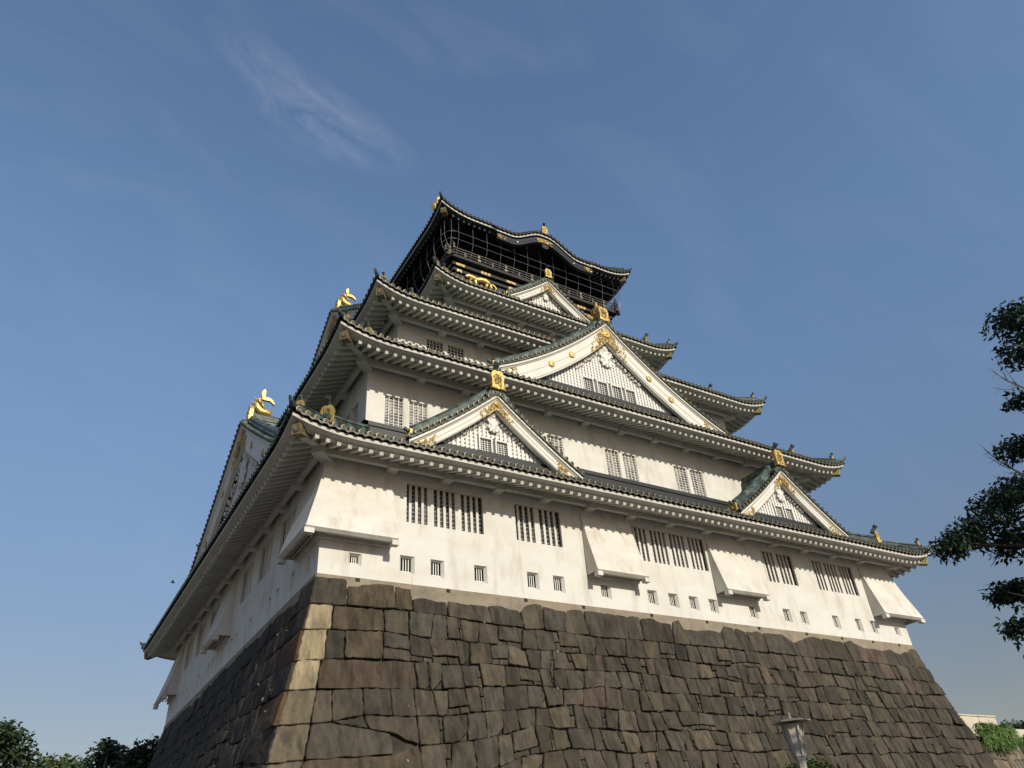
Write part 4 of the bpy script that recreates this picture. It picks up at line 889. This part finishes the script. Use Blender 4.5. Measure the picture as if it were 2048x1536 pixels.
far_tree([(95, 1538), (130, 1530), (150, 1542), (70, 1545)], 66, [1.5, 1.2, 1.3, 1.6], 'low pale green tree top at the bottom between two darker trees', 32, LEAF2)
far_tree([(215, 1508), (200, 1525), (240, 1528), (213, 1492)], 58, [1.3, 1.6, 1.6, .8], 'pointed dark green tree left of the stone base', 33, LEAF)
far_tree([(290, 1505), (268, 1515), (305, 1500), (280, 1530)], 54, [1.3, 1.3, 1.2, 1.6], 'spreading dark tree touching the left edge of the stone base', 34, LEAF)

# ------------------------------------------------------------------ right-hand wall with hanging plants
rw = empty('rubble_wall', (48, 2.6, GZ), 'sunlit tan stone wall at the lower right behind the base corner', 'stone wall')
mb = stones(Side(39.5, 2.0, 1, 0, 0, -1), 16, False, [], None, random.Random(50), H=6.2, u_lo=0.0, tintk=2.6)
o = mb.build('fitted_stones', [STONE, GAP], rw, attr='tint'); o.location = (0, 0, -4.45)
cp = MB(); SC = Side(0, 2.5, 1, 0, 0, -1)
cp.sbox(SC, 39.0, 46.6, -3, 0, -4.9, -3.2, 0); cp.sbox(SC, 38.95, 46.65, -3.05, .06, -3.196, -3.12, 0); cp.sbox(SC, 46.65, 58, -3, -.05, -4.9, -3.86, 0)
for x in (42.6, 44.6): cp.sbox(SC, x-.012, x+.012, 0.0, .003, -4.8, -3.2, 1)
cp.build('concrete_parapet', [CONC, DARK], rw)
def vine(px, label, seed, n):
    rnd = random.Random(seed); lm = MB(); c = None
    pts = []
    for q in range(n):
        x = rnd.uniform(*px[0]); z = rnd.uniform(*px[1])+.22*noise.noise(Vector((x*1.2, seed, 0))); p = Vector((x, 1.85-rnd.uniform(0, .3), z)); dx = rnd.uniform(-.25, .35)
        pth = [p, p+Vector((dx*.4, -.2, .12)), p+Vector((dx, -.35, -.05)), p+Vector((dx*1.3, -.42, -.45)), p+Vector((dx*1.4, -.4, -.8))]
        for a, b in zip(pth[:-1], pth[1:]):
            for _ in range(4):
                s_ = a.lerp(b, rnd.random()); t = (b-a).normalized()+Vector((rnd.gauss(0, .35), rnd.gauss(0, .35), rnd.gauss(0, .35))); l_ = rnd.uniform(.12, .24); bb = t.cross(Vector((0, 1, .3))).normalized()*l_*.16; k = rnd.uniform(.5, 1.5)
                lm.add([s_, s_+t*l_*.5+bb, s_+t*l_, s_+t*l_*.5-bb], [(0, 1, 2, 3)], 0, (k, k, k*.9))
    o = lm.build('hanging_shrub', [LEAFV], attr='tint'); tag(o, label, 'shrub'); return o
vine(((42.0, 45.9), (-4.5, -3.95)), 'bright green shrub spilling over the wall below the pale concrete parapet', 61, 260)
vine(((46.9, 50), (-4.9, -4.5)), 'green shrub spilling over the wall at the right edge of the photo', 62, 150)
c0 = Vector((70, 22, GZ)); random.seed(5)
bl = [(ray((2015+k*16, 1462-(k % 2)*6), 92), (1.4, 1.2, 1.1), 1.6) for k in range(6)]+[(ray((2020+k*25, 1500), 93), (2.2, 2, 2.4), 2.2) for k in range(6)]
c0 = ray((2060, 1480), 93); c0.z = GZ
tree('broadleaf_tree', 'distant dark tree behind the concrete parapet at the right edge', c0, bl, [((0, 0, 0), .4), ((0, 0, 3), .3), ((0, 0, 6), .2)], LEAF, .4, 260, 66)

# ------------------------------------------------------------------ street lamp and shrub
lp = Vector((8.36, -12.55, GZ)); lamp = empty('street_lamp', lp, 'weathered grey lantern post with a six-sided hood in front of the stone base', 'street lamp')
def hexring(r, z, ph=.2): return [(math.cos(ph+k*math.pi/3)*r, math.sin(ph+k*math.pi/3)*r, z) for k in range(6)]
ZL = -7.02-GZ
def frus(mb, r0, z0, r1, z1, mi=0, ph=.2):
    a, b = hexring(r0, z0, ph), hexring(r1, z1, ph); mb.add(a+b, [(k, (k+1) % 6, 6+(k+1) % 6, 6+k) for k in range(6)]+[(5, 4, 3, 2, 1, 0), (6, 7, 8, 9, 10, 11)], mi)
pm = MB(); frus(pm, .085, 0, .085, ZL-1.02, 0); frus(pm, .12, 0, .11, .5); frus(pm, .095, ZL-1.02, .14, ZL-.78); frus(pm, .1, ZL-1.05, .1, ZL-1.02, 0); pm.build('post', [LAMPM], lamp, local=True)
lm = MB(); frus(lm, .135, ZL-.74, .235, ZL-.06, 0); lm.build('lantern', [LAMPG], lamp, local=True)
fm_ = MB(); a, b = hexring(.15, ZL-.78), hexring(.252, ZL-.05)
for k in range(6): fm_.beam(a[k], b[k], .045, .03, 0, (math.cos(.2+k*math.pi/3), math.sin(.2+k*math.pi/3), 0))
for z, r in ((ZL-.76, .16),): frus(fm_, r, z-.02, r, z+.02)
fm_.build('lantern_frame', [LAMPM], lamp, local=True)
hm = MB(); frus(hm, .46, ZL-.02, .46, ZL+.012, 0); frus(hm, .46, ZL+.012, .06, ZL+.07, 0); hm.tube([(0, 0, ZL+.08), (0, 0, ZL+.22)], [.03, .012], 6, 0); hm.build('hood', [LAMPM], lamp, local=True)
sp_ = ray((1612, 1540), 27); sb = Vector((sp_.x, sp_.y, GZ)); bl = [(ray((1590+k*14, 1541-(k % 3)*5), 27+random.uniform(-.5, .5)), (.42, .42, .3), .9) for k in range(5)]+[(Vector((sp_.x+random.uniform(-1, 1), sp_.y+random.uniform(-.8, .8), sp_.z-.7-random.uniform(0, 1.5))), (.8, .8, .6), 1.2) for k in range(7)]
tree('shrub', 'round green shrub behind the lamp post against the stone base', sb, bl, [((0, 0, 0), .1), ((0, 0, 1.0), .08), ((0, 0, 2.0), .05)], LEAF2, .13, 420, 71, cat='shrub', droop=-.1)
# ------------------------------------------------------------------ bird
bp = ray((345, 1165), 34); bmb = MB(); bmb.tube([bp+Vector((-.09, 0, 0)), bp+Vector((-.03, 0, .01)), bp+Vector((.06, 0, .0)), bp+Vector((.12, 0, -.01))], [.01, .035, .03, .006], 6, 0)
for sg in (-1, 1): bmb.add([bp+Vector((-.03, 0, .015)), bp+Vector((-.04, sg*.11, .07)), bp+Vector((.0, sg*.19, .05)), bp+Vector((.04, sg*.1, .05)), bp+Vector((.03, 0, .015))], [(0, 1, 2, 3, 4)])
tag(bmb.build('bird', [BIRDM]), 'tiny dark bird flying left of the castle eaves', 'bird')
